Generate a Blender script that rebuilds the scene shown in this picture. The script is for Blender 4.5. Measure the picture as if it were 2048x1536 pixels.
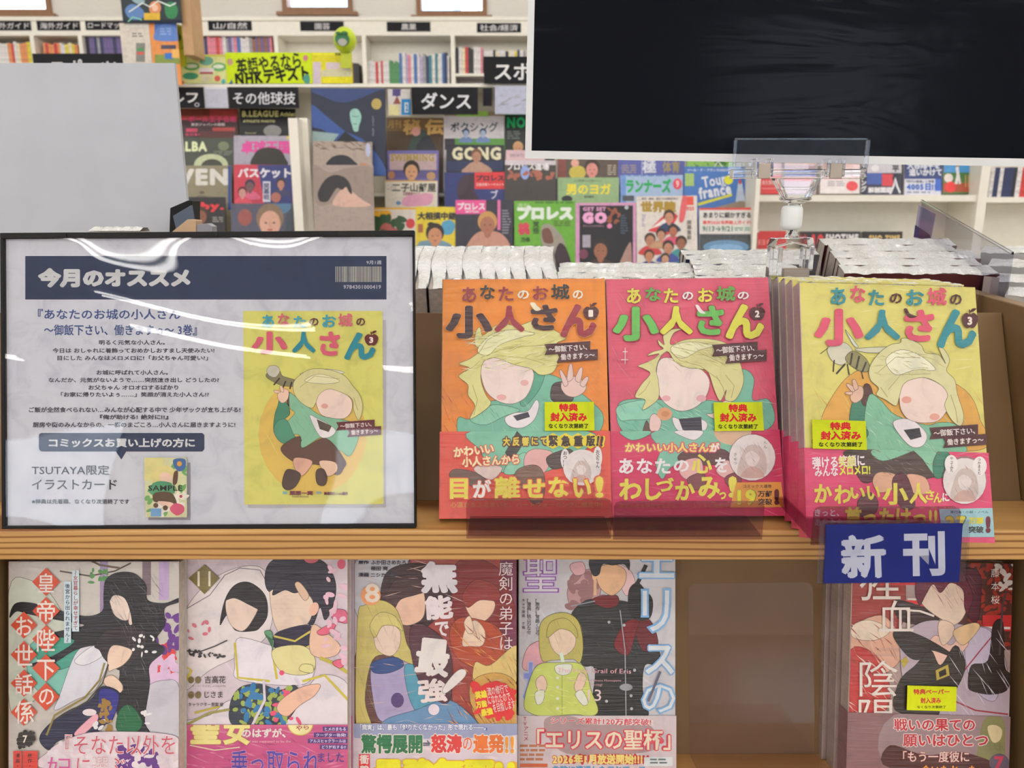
import bpy, bmesh, math, random, numpy as np
from mathutils import Vector, Matrix
from mathutils.geometry import tessellate_polygon
for o in list(bpy.data.objects): bpy.data.objects.remove(o)
SC = bpy.context.scene
R = math.radians
# ---------------------------------------------------------------- camera, world, exposure, lights
FPX, PITCH, CH = 1538.0, R(12.9), 1.40
cam_d = bpy.data.cameras.new('camera'); cam = bpy.data.objects.new('camera', cam_d); SC.collection.objects.link(cam)
cam.location = (0, 0, CH); cam.rotation_euler = (R(90) - PITCH, 0, 0)
cam_d.sensor_width = 36.0; cam_d.lens = 36.0 * FPX / 2048; cam_d.clip_start = .02; cam_d.clip_end = 200
cam_d.dof.use_dof = True; cam_d.dof.focus_distance = .58; cam_d.dof.aperture_fstop = 13
SC.camera = cam
SC.view_settings.view_transform = 'Standard'; SC.view_settings.look = 'None'; SC.view_settings.gamma = 1
SC.view_settings.use_curve_mapping = False
SC.view_settings.exposure = EXPOSURE = -1.14
SC.cycles.transparent_max_bounces = 32
W = bpy.data.worlds.new('daylight'); SC.world = W; W.use_nodes = True
W.node_tree.nodes['Background'].inputs[0].default_value = (.80, .90, 1, 1)
W.node_tree.nodes['Background'].inputs[1].default_value = 13.0
TUBE_POWER = 43.0          # radiance of the fluorescent tubes
CEIL = CH + 2.25
TUBE_ROWS = (-8.05, -6.4, -4.75, -3.1, -1.45, 0.2, 1.85, 3.5, 5.15)

FW = Vector((0, math.cos(PITCH), -math.sin(PITCH))); UP = Vector((0, math.sin(PITCH), math.cos(PITCH)))
CAM = Vector((0, 0, CH))
def ray(u, v): return Vector(((u - 1024) / FPX, 0, 0)) + UP * ((768 - v) / FPX) + FW
def at(u, v, Y): d = ray(u, v); return CAM + d * (Y / d.y)          # the point seen at that pixel on the plane y=Y
def at_z(u, v, z): d = ray(u, v); return CAM + d * (z / d.z)         # z relative to the eye height
def at_t(u, v, t): return CAM + ray(u, v) * t
def hit(u, v, P, N): d = ray(u, v); return CAM + d * ((P - CAM).dot(N) / d.dot(N))

def lin(c): c = c / 255; return c / 12.92 if c <= .04045 else ((c + .055) / 1.055) ** 2.4
def hx(s, g=1.0):
    c = [lin(int(s[i:i + 2], 16)) * g for i in (0, 2, 4)]; m = max(c); return tuple(x * min(1, .9 / m) if m > 0 else x for x in c)

# ---------------------------------------------------------------- materials
def nt(name):
    m = bpy.data.materials.new(name); m.use_nodes = True; t = m.node_tree
    return m, t, t.nodes['Principled BSDF']
def node(t, typ, **kw):
    n = t.nodes.new(typ)
    for k, v in kw.items():
        if k in n.inputs: n.inputs[k].default_value = v
        else: setattr(n, k, v)
    return n
def coords(t, scale, rot=(0, 0, 0)):
    tc = node(t, 'ShaderNodeTexCoord'); mp = node(t, 'ShaderNodeMapping'); mp.inputs['Scale'].default_value = scale
    mp.inputs['Rotation'].default_value = rot
    t.links.new(tc.outputs['Object'], mp.inputs[0]); return mp.outputs[0]
def noise(t, vec, scale=1, detail=3, rough=.5, dist=0):
    n = node(t, 'ShaderNodeTexNoise', Scale=scale, Detail=detail, Roughness=rough, Distortion=dist); t.links.new(vec, n.inputs['Vector']); return n.outputs['Fac']
def ramp(t, fac, stops):
    r = node(t, 'ShaderNodeValToRGB'); e = r.color_ramp.elements
    while len(e) < len(stops): e.new(.5)
    for i, (p, c) in enumerate(stops): e[i].position = p; e[i].color = (*c, 1)
    t.links.new(fac, r.inputs[0]); return r.outputs[0]
def bump(t, h, strength, dist, target):
    b = node(t, 'ShaderNodeBump', Strength=strength, Distance=dist); t.links.new(h, b.inputs['Height']); t.links.new(b.outputs[0], target); return b
def plain(name, col, rough=.5, metal=0, spec=.5, var=.08, vs=30, bs=0, bd=.001):
    m, t, p = nt(name); c = hx(col) if isinstance(col, str) else col
    f = noise(t, coords(t, (1, 1, 1)), vs, 4)
    lo = tuple(x * (1 - var) for x in c); hi = tuple(min(.95, x * (1 + var)) for x in c)
    t.links.new(ramp(t, f, [(.3, lo), (.7, hi)]), p.inputs['Base Color'])
    p.inputs['Roughness'].default_value = rough; p.inputs['Metallic'].default_value = metal; p.inputs['Specular IOR Level'].default_value = spec
    if bs: bump(t, f, bs, bd, p.inputs['Normal'])
    return m
def print_mat(name, rough, coat=0, streak=0, spec=.4):
    """flat print: colour from the mesh; the clear film over it only adds gloss and fine wrinkles"""
    m, t, p = nt(name); a = node(t, 'ShaderNodeAttribute', attribute_name='Col')
    f = noise(t, coords(t, (1, 1, 1)), 55, 5, .62, .8)
    v = ramp(t, f, [(.3, (.80, .80, .83)), (.5, (.96, .95, .95)), (.7, (1, 1, 1))])
    mx = node(t, 'ShaderNodeMix', data_type='RGBA', blend_type='MULTIPLY'); mx.inputs[0].default_value = 1
    t.links.new(a.outputs['Color'], mx.inputs[6]); t.links.new(v, mx.inputs[7]); t.links.new(mx.outputs[2], p.inputs['Base Color'])
    p.inputs['Roughness'].default_value = rough; p.inputs['Specular IOR Level'].default_value = spec
    if coat:
        p.inputs['Coat Weight'].default_value = coat; p.inputs['Coat Roughness'].default_value = .07
        h = noise(t, coords(t, (22, 22, 420), (0, R(4), 0)), 1, 4, .6, .6)
        h2 = noise(t, coords(t, (9, 9, 14)), 1, 2)
        ad = node(t, 'ShaderNodeMath', operation='MULTIPLY_ADD'); ad.inputs[1].default_value = 6; t.links.new(h2, ad.inputs[0]); t.links.new(h, ad.inputs[2])
        bump(t, ad.outputs[0], .9, streak, p.inputs['Coat Normal'])
    return m
M = {}
M['wrap'] = print_mat('film_wrapped_print', .5, .95, .0013, spec=.12)
M['paper'] = print_mat('matte_print', .6, spec=.2)
M['mag'] = print_mat('magazine_print', .38)
def wood(name, a, b, c, rough=.45, sx=1.6, sz=34, knots=True):
    m, t, p = nt(name)
    v = coords(t, (sx, sz, sz)); n1 = noise(t, v, 1, 5, .6, 1.4)
    w = node(t, 'ShaderNodeTexWave', wave_type='BANDS', bands_direction='Z', Scale=2.4, Distortion=7, Detail=3); w.inputs['Detail Scale'].default_value = .5
    t.links.new(coords(t, (1.6, 9, 26)), w.inputs['Vector'])
    c1 = ramp(t, w.outputs['Fac'], [(.0, hx(c)), (.16, hx(b)), (.5, hx(a))])
    mx = node(t, 'ShaderNodeMix', data_type='RGBA', blend_type='MULTIPLY'); mx.inputs[0].default_value = 1
    t.links.new(c1, mx.inputs[6]); t.links.new(ramp(t, n1, [(.3, (.78, .74, .70)), (.65, (1, 1, 1))]), mx.inputs[7]); colr = mx.outputs[2]
    t.links.new(colr, p.inputs['Base Color']); p.inputs['Roughness'].default_value = rough
    bump(t, n1, .15, .001, p.inputs['Normal'])
    return m
M['pine'] = wood('pine_board', 'cd9f62', 'b58448', '87532a')
M['mdf'] = plain('brown_fibreboard', (.19, .108, .043), .6, var=.1, vs=14, bs=.1)
M['mdf_edge'] = plain('pale_fibreboard_edge', (.45, .30, .16), .6)
M['brownwood'] = plain('brown_window_wood', (.30, .14, .06), .45)
M['cream'] = plain('cream_steel', 'f6f1e4', .5, var=.03)
M['wall'] = plain('cream_wallpaper', 'faf4ea', .8, var=.03, vs=60, bs=.1)
M['ceil'] = plain('white_ceiling_board', 'd2d0cc', .85, var=.03, vs=80)
M['floor'] = plain('grey_floor_tiles', (.45, .42, .38), .35, var=.12, vs=8)
M['pages'] = plain('page_edges', 'cfc6bd', .8, var=.12, vs=200)
M['pagesd'] = plain('greyish_page_edges', 'b3a8a0', .8, var=.15, vs=260)
M['black'] = plain('black_plastic', (.008, .007, .008), .45, var=.2, spec=.2)
M['white'] = plain('white_card', 'e8e8ea', .6, var=.03)
M['greyboard'] = plain('pale_grey_board', (.55, .57, .625), .7, var=.03, vs=20)
M['steel'] = plain('steel_hinge', (.30, .24, .19), .3, metal=1)
M['milky'] = plain('milky_plastic', (.82, .84, .84), .35)
def film(name, tint, refl, rough=.04, crinkle=0, cs=120, ior=1.38):
    m, t, p = nt(name); t.nodes.remove(p); out = t.nodes['Material Output']
    tr = node(t, 'ShaderNodeBsdfTransparent'); tr.inputs[0].default_value = (*tint, 1)
    gl = node(t, 'ShaderNodeBsdfGlossy', Roughness=rough); fr = node(t, 'ShaderNodeFresnel', IOR=ior)
    ge = node(t, 'ShaderNodeNewGeometry'); mr = node(t, 'ShaderNodeMapRange'); mr.inputs['To Min'].default_value = ior; mr.inputs['To Max'].default_value = 1 / ior; t.links.new(ge.outputs['Backfacing'], mr.inputs['Value']); t.links.new(mr.outputs[0], fr.inputs['IOR'])
    ad = node(t, 'ShaderNodeMath', operation='MULTIPLY_ADD', use_clamp=True); ad.inputs[1].default_value = 1.0; ad.inputs[2].default_value = refl
    mx = node(t, 'ShaderNodeMixShader')
    t.links.new(fr.outputs[0], ad.inputs[0]); t.links.new(ad.outputs[0], mx.inputs[0]); t.links.new(tr.outputs[0], mx.inputs[1]); t.links.new(gl.outputs[0], mx.inputs[2])
    if crinkle:
        bump(t, noise(t, coords(t, (1, 1, 1)), cs, 4, .7), 1, crinkle, gl.inputs['Normal'])
    t.links.new(mx.outputs[0], out.inputs[0]); return m
M['sheet'] = film('clear_pocket_sheet', (.99, .99, .99), 0, .01, ior=1.52)
M['acryl'] = film('clear_acrylic', (.93, .90, .92), .02, .0)
M['acryl2'] = film('clear_thin_acrylic', (.97, .97, .98), .03, .0)
M['soft'] = film('clear_soft_plastic', (.90, .90, .92), 0, .05, ior=1.12); M['softp'] = film('tinted_soft_plastic', (.74, .64, .69), .02, .05, ior=1.12)
M['softg'] = film('greyish_soft_plastic', (.80, .80, .84), .03, .08, ior=1.2)
M['crinkle'] = film('crinkled_film', (.96, .97, .98), .22, .12, .0016, 140)
def glassm():
    m, t, p = nt('clear_moulded_plastic'); p.inputs['Transmission Weight'].default_value = 1; p.inputs['Roughness'].default_value = .03
    p.inputs['IOR'].default_value = 1.3; p.inputs['Base Color'].default_value = (.97, .98, 1, 1); return m
M['glass'] = glassm()
def wraptop():
    m, t, p = nt('film_over_page_tops')
    f = noise(t, coords(t, (1, 1, 1)), 130, 4, .7); f2 = noise(t, coords(t, (30, 30, 30)), 1, 3)
    t.links.new(ramp(t, f2, [(.3, (.76, .75, .70)), (.62, (.95, .95, .94))]), p.inputs['Base Color'])
    p.inputs['Roughness'].default_value = .5; p.inputs['Coat Weight'].default_value = 1; p.inputs['Coat Roughness'].default_value = .08
    bump(t, f, 1, .006, p.inputs['Coat Normal']); bump(t, f, .9, .004, p.inputs['Normal']); return m
M['wraptop'] = wraptop()
def emis(name, col, s):
    m, t, p = nt(name); p.inputs['Base Color'].default_value = (0, 0, 0, 1); p.inputs['Emission Color'].default_value = (*col, 1); p.inputs['Emission Strength'].default_value = s; return m
M['tube'] = emis('fluorescent_tube', (1, .97, .93), TUBE_POWER)
def objcol():
    m, t, p = nt('book_cloth'); oi = node(t, 'ShaderNodeObjectInfo'); f = noise(t, coords(t, (3, 3, 9)), 1, 2)
    mx = node(t, 'ShaderNodeMix', data_type='RGBA', blend_type='MULTIPLY'); mx.inputs[0].default_value = 1
    t.links.new(oi.outputs['Color'], mx.inputs[6]); t.links.new(ramp(t, f, [(.35, (.6, .6, .62)), (.6, (1, 1, 1))]), mx.inputs[7]); t.links.new(mx.outputs[2], p.inputs['Base Color'])
    p.inputs['Roughness'].default_value = .5; return m
M['objcol'] = objcol()

# ---------------------------------------------------------------- object helpers
def tag(o, label=None, cat=None, group=None, kind=None):
    if label: o['label'] = label
    if cat: o['category'] = cat
    if group: o['group'] = group
    if kind: o['kind'] = kind
    return o
def link(o, parent=None):
    SC.collection.objects.link(o)
    if parent: o.parent = parent
    return o
def thing(name, label, cat, Mx=None, group=None):
    o = link(bpy.data.objects.new(name, None)); o.empty_display_size = .05
    if Mx is not None: o.matrix_world = Mx
    return tag(o, label, cat, group)
def T(x, y, z): return Matrix.Translation((x, y, z))
class MB:
    def __init__(s): s.v = []; s.f = []; s.sm = []
    def quadbox(s, P):      # 8 corner points: bottom ring 0-3, top ring 4-7
        n = len(s.v); s.v += [tuple(p) for p in P]
        for q in ((3, 2, 1, 0), (4, 5, 6, 7), (0, 1, 5, 4), (1, 2, 6, 5), (2, 3, 7, 6), (3, 0, 4, 7)): s.f.append([n + i for i in q]); s.sm.append(False)
        return s
    def box(s, x0, y0, z0, x1, y1, z1):
        return s.quadbox([(x0, y0, z0), (x1, y0, z0), (x1, y1, z0), (x0, y1, z0), (x0, y0, z1), (x1, y0, z1), (x1, y1, z1), (x0, y1, z1)])
    def prism(s, pts, a, b, axis='y'):      # outline extruded from a to b along the axis
        n = len(s.v); k = len(pts); m = {'y': lambda p, c: (p[0], c, p[1]), 'x': lambda p, c: (c, p[0], p[1]), 'z': lambda p, c: (p[0], p[1], c)}[axis]
        s.v += [m(p, a) for p in pts] + [m(p, b) for p in pts]
        s.f += [[n + i for i in range(k)][::-1], [n + k + i for i in range(k)]]; s.sm += [False, False]
        for i in range(k): j = (i + 1) % k; s.f.append([n + i, n + j, n + k + j, n + k + i]); s.sm.append(False)
        return s
    def lathe(s, prof, seg=24, c=(0, 0, 0), sq=0):
        n = len(s.v)
        for (r, z) in prof:
            for i in range(seg):
                a = 2 * math.pi * i / seg; s.v.append((c[0] + r * math.cos(a), c[1] + r * math.sin(a), c[2] + z))
        for k in range(len(prof) - 1):
            for i in range(seg):
                j = (i + 1) % seg; s.f.append([n + k * seg + i, n + k * seg + j, n + (k + 1) * seg + j, n + (k + 1) * seg + i]); s.sm.append(True)
        s.f.append([n + i for i in range(seg)][::-1]); s.f.append([n + (len(prof) - 1) * seg + i for i in range(seg)]); s.sm += [False, False]
        return s
    def cyl(s, p0, p1, r, seg=12):
        p0, p1 = Vector(p0), Vector(p1); d = (p1 - p0).normalized(); a = d.orthogonal().normalized(); b = d.cross(a); n = len(s.v)
        for p in (p0, p1):
            for i in range(seg): t = 2 * math.pi * i / seg; s.v.append(tuple(p + (a * math.cos(t) + b * math.sin(t)) * r))
        for i in range(seg): j = (i + 1) % seg; s.f.append([n + i, n + j, n + seg + j, n + seg + i]); s.sm.append(True)
        s.f.append([n + i for i in range(seg)][::-1]); s.f.append([n + seg + i for i in range(seg)]); s.sm += [False, False]
        return s
    def build(s, name, mat, parent=None, bevel=0, Mx=None):
        me = bpy.data.meshes.new(name); me.from_pydata(s.v, [], s.f); me.polygons.foreach_set('use_smooth', s.sm); me.materials.append(M[mat] if isinstance(mat, str) else mat); me.update()
        o = link(bpy.data.objects.new(name, me), parent)
        if Mx is not None: o.matrix_world = Mx
        if bevel: b = o.modifiers.new('bevel', 'BEVEL'); b.width = bevel; b.segments = 2; b.limit_method = 'ANGLE'
        return o
def struct(name, mb, mat, **k): return tag(mb.build(name, mat, **k), kind='structure')
def frame(BL, X, N): U = N.cross(X).normalized() * 1; return Matrix(((X.x, -N.x, U.x, BL.x), (X.y, -N.y, U.y, BL.y), (X.z, -N.z, U.z, BL.z), (0, 0, 0, 1)))
def lean_n(deg): return Vector((0, -math.cos(R(deg)), math.sin(R(deg))))     # front normal of a face that leans back
def place(bl, br, P, lean, roll=0):
    """frame whose x runs along the bottom edge, z up the face, -y out of the face; P: a point of the plane"""
    N = lean_n(lean); a, b = hit(*bl, P, N), hit(*br, P, N); X = (b - a).normalized()
    if roll: X = Matrix.Rotation(R(roll), 3, N) @ X
    return frame(a, X, N), (b - a).length
def wpx(Mx, u, v, y=0.0):
    Mi = Mx.inverted(); o = Mi @ CAM; d = Mi.to_3x3() @ ray(u, v); t = (y - o.y) / d.y; return (o.x + d.x * t, o.z + d.z * t)

# ---------------------------------------------------------------- flat print (lettering and pictures) as one mesh per sheet
_G = {}
def _fill(body, off=0.0):
    c = bpy.data.curves.new('t', 'FONT'); c.body = body; c.size = 1; c.resolution_u = 2; c.offset = off
    o = bpy.data.objects.new('t', c); me = o.to_mesh()
    V = [(v.co.x, v.co.y) for v in me.vertices]; F = [list(p.vertices) for p in me.polygons]
    o.to_mesh_clear(); bpy.data.objects.remove(o); bpy.data.curves.remove(c)
    return V, F
def _area(V, F):
    t = 0
    for f in F:
        for i in range(1, len(f) - 1): p, q, r = V[f[0]], V[f[i]], V[f[i + 1]]; t += abs((q[0] - p[0]) * (r[1] - p[1]) - (q[1] - p[1]) * (r[0] - p[0])) / 2
    return t
def _perim(V, F):
    e = {}
    for f in F:
        for i in range(len(f)): k = tuple(sorted((f[i - 1], f[i]))); e[k] = e.get(k, 0) + 1
    return sum(math.hypot(V[a][0] - V[b][0], V[a][1] - V[b][1]) for (a, b), n in e.items() if n == 1)
def adv(ch):
    if ('adv', ch) not in _G:
        if ord(ch) > 0x2E80: _G[('adv', ch)] = 1.0
        else: x = lambda t: min(v[0] for v in sorted(_fill(t)[0], key=lambda v: -v[0])[:3]); _G[('adv', ch)] = x(ch + '|') - x('|')
    return _G[('adv', ch)]
def glyph(ch, w):       # one character, w = how much heavier the strokes are
    w = round(max(0, w), 2)
    if (ch, w) not in _G:
        V, F = _fill(ch); _G[(ch, w)] = [(V, F)]
        if w and F:
            pm = _perim(V, F); ww = w * (.62 if pm > 15 else .8 if pm > 11 else 1)
            X = [v[0] for v in V]; Y = [v[1] for v in V]; V2, F2 = _fill(ch, ww) if w < .045 else (V, F)
            ok = w < .045 and _area(V2, F2) > _area(V, F) + pm * ww * .86 and min(v[0] for v in V2) > min(X) - ww * 2 and max(v[0] for v in V2) < max(X) + ww * 2 and min(v[1] for v in V2) > min(Y) - ww * 2 and max(v[1] for v in V2) < max(Y) + ww * 2
            if ok: _G[(ch, w)] = [(V2, F2)]
            else:       # thicken by hand: a ring of copies, each a hair in front of the last
                n = 4 if ww < .03 else 6 if ww < .05 else 12; P = []
                for i in range(n): dx, dy = ww * math.cos(6.2832 * (i + .5) / n), ww * math.sin(6.2832 * (i + .5) / n); P.append(([(x + dx, y + dy) for x, y in V], F))
                _G[(ch, w)] = P + ([(V, F)] if ww > .045 else [])
    return _G[(ch, w)]
def layout(t, w):
    x = 0; out = []; X = []; Y = []
    for ch in t:
        if ch != ' ':
            for j, (V, F) in enumerate(glyph(ch, w)): out.append((x, V, F, j)); X += [x + v[0] for v in V]; Y += [v[1] for v in V]
        x += adv(ch) + (1.6 * w if ord(ch) < 0x2E80 else 0)
    return out, (min(X), min(Y), max(X), max(Y))
def pts(s): return [tuple(map(float, q.split(','))) for q in s.split()] if isinstance(s, str) else s
def smooth(P, k=5):
    n = len(P); out = []
    for i in range(n):
        p0, p1, p2, p3 = P[i - 1], P[i], P[(i + 1) % n], P[(i + 2) % n]
        for j in range(k):
            t = j / k; out.append(tuple(.5 * (2 * p1[a] + (p2[a] - p0[a]) * t + (2 * p0[a] - 5 * p1[a] + 4 * p2[a] - p3[a]) * t * t + (3 * p1[a] - p0[a] - 3 * p2[a] + p3[a]) * t ** 3) for a in (0, 1)))
    return out
def clip_poly(P, c):
    for ax, lim, sg in ((0, c[0], 1), (0, c[2], -1), (1, c[1], 1), (1, c[3], -1)):
        Q = []
        for i in range(len(P)):
            a, b = P[i - 1], P[i]; da, db = sg * (a[ax] - lim), sg * (b[ax] - lim)
            if (da >= 0) != (db >= 0): t = da / (da - db); Q.append((a[0] + (b[0] - a[0]) * t, a[1] + (b[1] - a[1]) * t))
            if db >= 0: Q.append(b)
        P = Q
        if len(P) < 3: return []
    return P
VERT_ROT = set('ー〜～…()（）「」『』―=-→')
def outlined(items, w=1.0):     # a darker contour round every smooth colour patch
    out = []
    for it in items:
        out.append(it)
        if it[0] == 'b' and len(it) == 3:
            c = ''.join('%02x' % int(int(it[2][i:i + 2], 16) * .5) for i in (0, 2, 4)); P = smooth(pts(it[1])); out.append(('s', P + P[:1], w, c))
    return out
class Print:
    def __init__(s, Mx, clip, gain=1.3, eps=1.6e-5, y0=0.0):
        s.M, s.clip, s.g, s.eps, s.y0, s.k = Mx, clip, gain, eps, y0, 1; s.V = []; s.F = []; s.C = []
        s.Mi = Mx.inverted(); s.o = s.Mi @ CAM; s.R3 = s.Mi.to_3x3()
    def L(s, u, v):
        d = s.R3 @ ray(u, v); t = (s.y0 - s.o.y) / d.y; return (s.o.x + d.x * t, s.o.z + d.z * t)
    def raw(s, V3, faces, col):
        n = len(s.V); s.V += V3; c = hx(col, s.g) if isinstance(col, str) else col
        for f in faces: s.F.append([n + i for i in f]); s.C.append(c)
    def add(s, polys, col):
        y = s.y0 - s.eps * s.k; c = s.clip
        for P in polys:
            if all(c[0] <= p[0] <= c[2] and c[1] <= p[1] <= c[3] for p in P): s.raw([(p[0], y, p[1]) for p in P], [range(len(P))], col)
            else:
                tris = [P] if len(P) <= 3 else [[P[i] for i in t] for t in tessellate_polygon([[Vector((p[0], p[1], 0)) for p in P]])]
                for q in tris:
                    q = clip_poly(q, c)
                    if q: s.raw([(p[0], y, p[1]) for p in q], [range(len(q))], col)
    def poly(s, P, col): s.add([[s.L(*p) for p in P]], col); s.k += 1
    def box3(s, x0, y0, z0, x1, y1, z1, col):
        m = MB().box(x0, y0, z0, x1, y1, z1); s.raw(m.v, m.f, col)
    def text(s, t, x0, y0, x1, y1, col, w=0, rot=0, oc=None, ow=.03):
        g = layout(t, w)[1]; cx, cy = (x0 + x1) / 2, (y0 + y1) / 2; ca, sa = math.cos(R(rot)), math.sin(R(rot))
        kx, ky = (x1 - x0) / (g[2] - g[0]), (y1 - y0) / (g[3] - g[1])
        for (ww, c) in (([(max(0, w) + ow, oc)] if oc else []) + [(w, col)]):
            for (ox, V, F, j) in layout(t, ww)[0]:
                Q = []
                for (a, b) in V:
                    px = x0 + (a + ox - g[0]) * kx - cx; py = y1 - (b - g[1]) * ky - cy
                    Q.append(s.L(cx + px * ca - py * sa, cy + px * sa + py * ca))
                s.k += .35 * j; s.add([[Q[i2] for i2 in f] for f in F], c); s.k -= .35 * j
            s.k += 1 + .35 * j
    def draw(s, items):
        for it in items:
            k, a = it[0], it[1:]
            if k == 'r': s.poly([(a[0], a[1]), (a[0], a[3]), (a[2], a[3]), (a[2], a[1])], a[4])
            elif k == 'p': s.poly(pts(a[0]), a[1])
            elif k == 'b': s.poly(smooth(pts(a[0])), a[1])
            elif k == 'e':
                rt = R(a[5]) if len(a) > 5 else 0; n = 22
                s.poly([(a[0] + a[2] * math.cos(t) * math.cos(rt) - a[3] * math.sin(t) * math.sin(rt), a[1] + a[2] * math.cos(t) * math.sin(rt) + a[3] * math.sin(t) * math.cos(rt)) for t in [2 * math.pi * i / n for i in range(n)]], a[4])
            elif k == 't': s.text(*a)
            elif k == 'v':
                t, cx, y0, y1, sz, col = a[:6]; w = a[6] if len(a) > 6 else 0; oc = a[7] if len(a) > 7 else None; ow = a[8] if len(a) > 8 else .03
                st = (y1 - y0) / len(t)
                for pas in ((1, 0) if oc else (0,)):
                    for i, ch in enumerate(t):
                        if ch == ' ': continue
                        yc = y0 + (i + .5) * st; r90 = ch in VERT_ROT
                        for j, (V, F) in enumerate(glyph(ch, max(0, w) + (ow if pas else 0))):
                            Q = [s.L(*((cx + (q[0] - .5) * sz, yc - (q[1] - .38) * sz) if not r90 else (cx + (q[1] - .38) * sz, yc + (q[0] - .5) * sz))) for q in V]
                            s.k += .35 * j; s.add([[Q[i2] for i2 in f] for f in F], oc if pas else col); s.k -= .35 * j
                    s.k += 1
            elif k == 's':
                P = pts(a[0]); w = a[1] / 2; A = []; B = []
                for i, p in enumerate(P):
                    q0, q1 = P[max(0, i - 1)], P[min(len(P) - 1, i + 1)]; dx, dy = q1[0] - q0[0], q1[1] - q0[1]; l = math.hypot(dx, dy) or 1
                    A.append((p[0] - dy / l * w, p[1] + dx / l * w)); B.append((p[0] + dy / l * w, p[1] - dx / l * w))
                for i in range(len(P) - 1): s.add([[s.L(*q) for q in (A[i], A[i + 1], B[i + 1], B[i])]], a[2])
                s.k += 1
            elif k == 'h':      # plain anonymous head and shoulders: cx, cy, r, hair, skin, clothes
                cx, cy, r, hair, skin, body = a
                s.draw([('b', [(cx - r * 2, cy + r * 2.6), (cx - r * 1.3, cy + r * 1.4), (cx, cy + r), (cx + r * 1.3, cy + r * 1.4), (cx + r * 2, cy + r * 2.6)], body), ('e', cx, cy + r * .9, r * .4, r * .6, skin),
                        ('e', cx, cy - r * .25, r * 1.02, r * 1.1, hair), ('e', cx, cy + r * .15, r * .78, r * .95, skin)])
                if r > 9: s.draw([('e', cx - r * .3, cy + r * .1, r * .1, r * .06, '3a2a26'), ('e', cx + r * .3, cy + r * .1, r * .1, r * .06, '3a2a26'), ('e', cx, cy + r * .62, r * .2, r * .07, '9a5048')])
            elif k == 'bar':
                x0, y0, x1, y1, col, sd = a; rr = random.Random(sd); x = x0
                while x < x1 - 1:
                    w = rr.choice((1, 1, 1.6, 2.4)); s.poly([(x, y0), (x, y1), (min(x + w, x1), y1), (min(x + w, x1), y0)], col); s.k -= 1; x += w + rr.choice((1, 1.2, 2))
                s.k += 1
            elif k == 'lines':  # rows of fine print
                x0, y0, x1, y1, n, col, sd = a; rr = random.Random(sd); st = (y1 - y0) / n
                for i in range(n):
                    x = x0
                    while x < x1 - 4:
                        w = min(rr.uniform(6, 18), x1 - x); s.poly([(x, y0 + i * st), (x, y0 + i * st + st * .5), (x + w, y0 + i * st + st * .5), (x + w, y0 + i * st)], col); s.k -= 1; x += w + 3
                s.k += 1
            elif k == 'scr':    # loose brush scratches: x0,y0,x1,y1,n,len,width,col,seed,angle
                x0, y0, x1, y1, n, ln, wd, col, sd, ang = a; rr = random.Random(sd)
                for i in range(n):
                    x, y = rr.uniform(x0, x1), rr.uniform(y0, y1); t = R(ang + rr.uniform(-22, 22)); l = ln * rr.uniform(.4, 1.2)
                    dx, dy = math.cos(t) * l / 2, math.sin(t) * l / 2; w = wd * rr.uniform(.4, 1)
                    s.add([[s.L(*q) for q in ((x - dx, y - dy), (x, y + w), (x + dx, y + dy), (x, y - w))]], col); s.k += .25
                s.k += 1
            elif k == 'pet':    # small soft dabs (petals, leaves)
                x0, y0, x1, y1, n, rx, col, sd = a; rr = random.Random(sd)
                for i in range(n): s.draw([('e', rr.uniform(x0, x1), rr.uniform(y0, y1), rx * rr.uniform(.5, 1.2), rx * rr.uniform(.3, .7), col, rr.uniform(0, 180))]); s.k -= .75
    def build(s, name, mat, parent=None):
        me = bpy.data.meshes.new(name); me.from_pydata(s.V, [], s.F); at_ = me.color_attributes.new('Col', 'FLOAT_COLOR', 'CORNER')
        cs = np.ones((len(me.loops), 4), np.float32); i = 0
        for f, c in zip(s.F, s.C): cs[i:i + len(f), :3] = c; i += len(f)
        at_.data.foreach_set('color', cs.ravel()); me.materials.append(M[mat]); me.update()
        return link(bpy.data.objects.new(name, me), parent)
# ---------------------------------------------------------------- the shop room
XW = 9.0; YB = -11.0; YF = 7.85
struct('floor', MB().box(-XW, YB, -.05, XW, YF + .3, 0), 'floor')
struct('ceiling', MB().box(-XW, YB, CEIL + .08, XW, YF + .3, CEIL + .15), 'ceil')
struct('wall_left', MB().box(-XW - .1, YB, 0, -XW, YF, CEIL + .1), 'wall')
struct('wall_right', MB().box(XW, YB, 0, XW + .1, YF, CEIL + .1), 'wall')
def wall_with_openings(name, y0, y1, ops):
    z1 = CEIL + .1; m = MB(); xs = sorted({-XW, XW} | {a for o in ops for a in (o[0], o[2])})
    for a, b in zip(xs[:-1], xs[1:]):
        o = [q for q in ops if q[0] <= a and q[2] >= b]
        if o: m.box(a, y0, 0, b, y1, o[0][1]); m.box(a, y0, o[0][3], b, y1, z1)
        else: m.box(a, y0, 0, b, y1, z1)
    struct(name, m, 'wall')
def window(n, x0, z0, x1, z1, y, wood=True, room=-1):
    t = thing('window_%d' % n, None, None, T(x0, y, z0)); t['kind'] = 'structure'; w, h = x1 - x0, z1 - z0; b = .045
    f = MB(); yy = (-.05, .10)
    f.box(0, yy[0], 0, w, yy[1], b); f.box(0, yy[0], h - b, w, yy[1], h); f.box(0, yy[0], b, b, yy[1], h - b); f.box(w - b, yy[0], b, w, yy[1], h - b)
    f.build('window_frame', 'brownwood' if wood else 'steel', t)
    MB().box(-.05, yy[0] - .04, -.03, w + .05, yy[1], -.001).build('window_sill', 'brownwood' if wood else 'cream', t)
    MB().box(b, .04, b, w - b, .046, h - b).build('pane', 'acryl2', t)
yF = YF
wins = []
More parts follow.
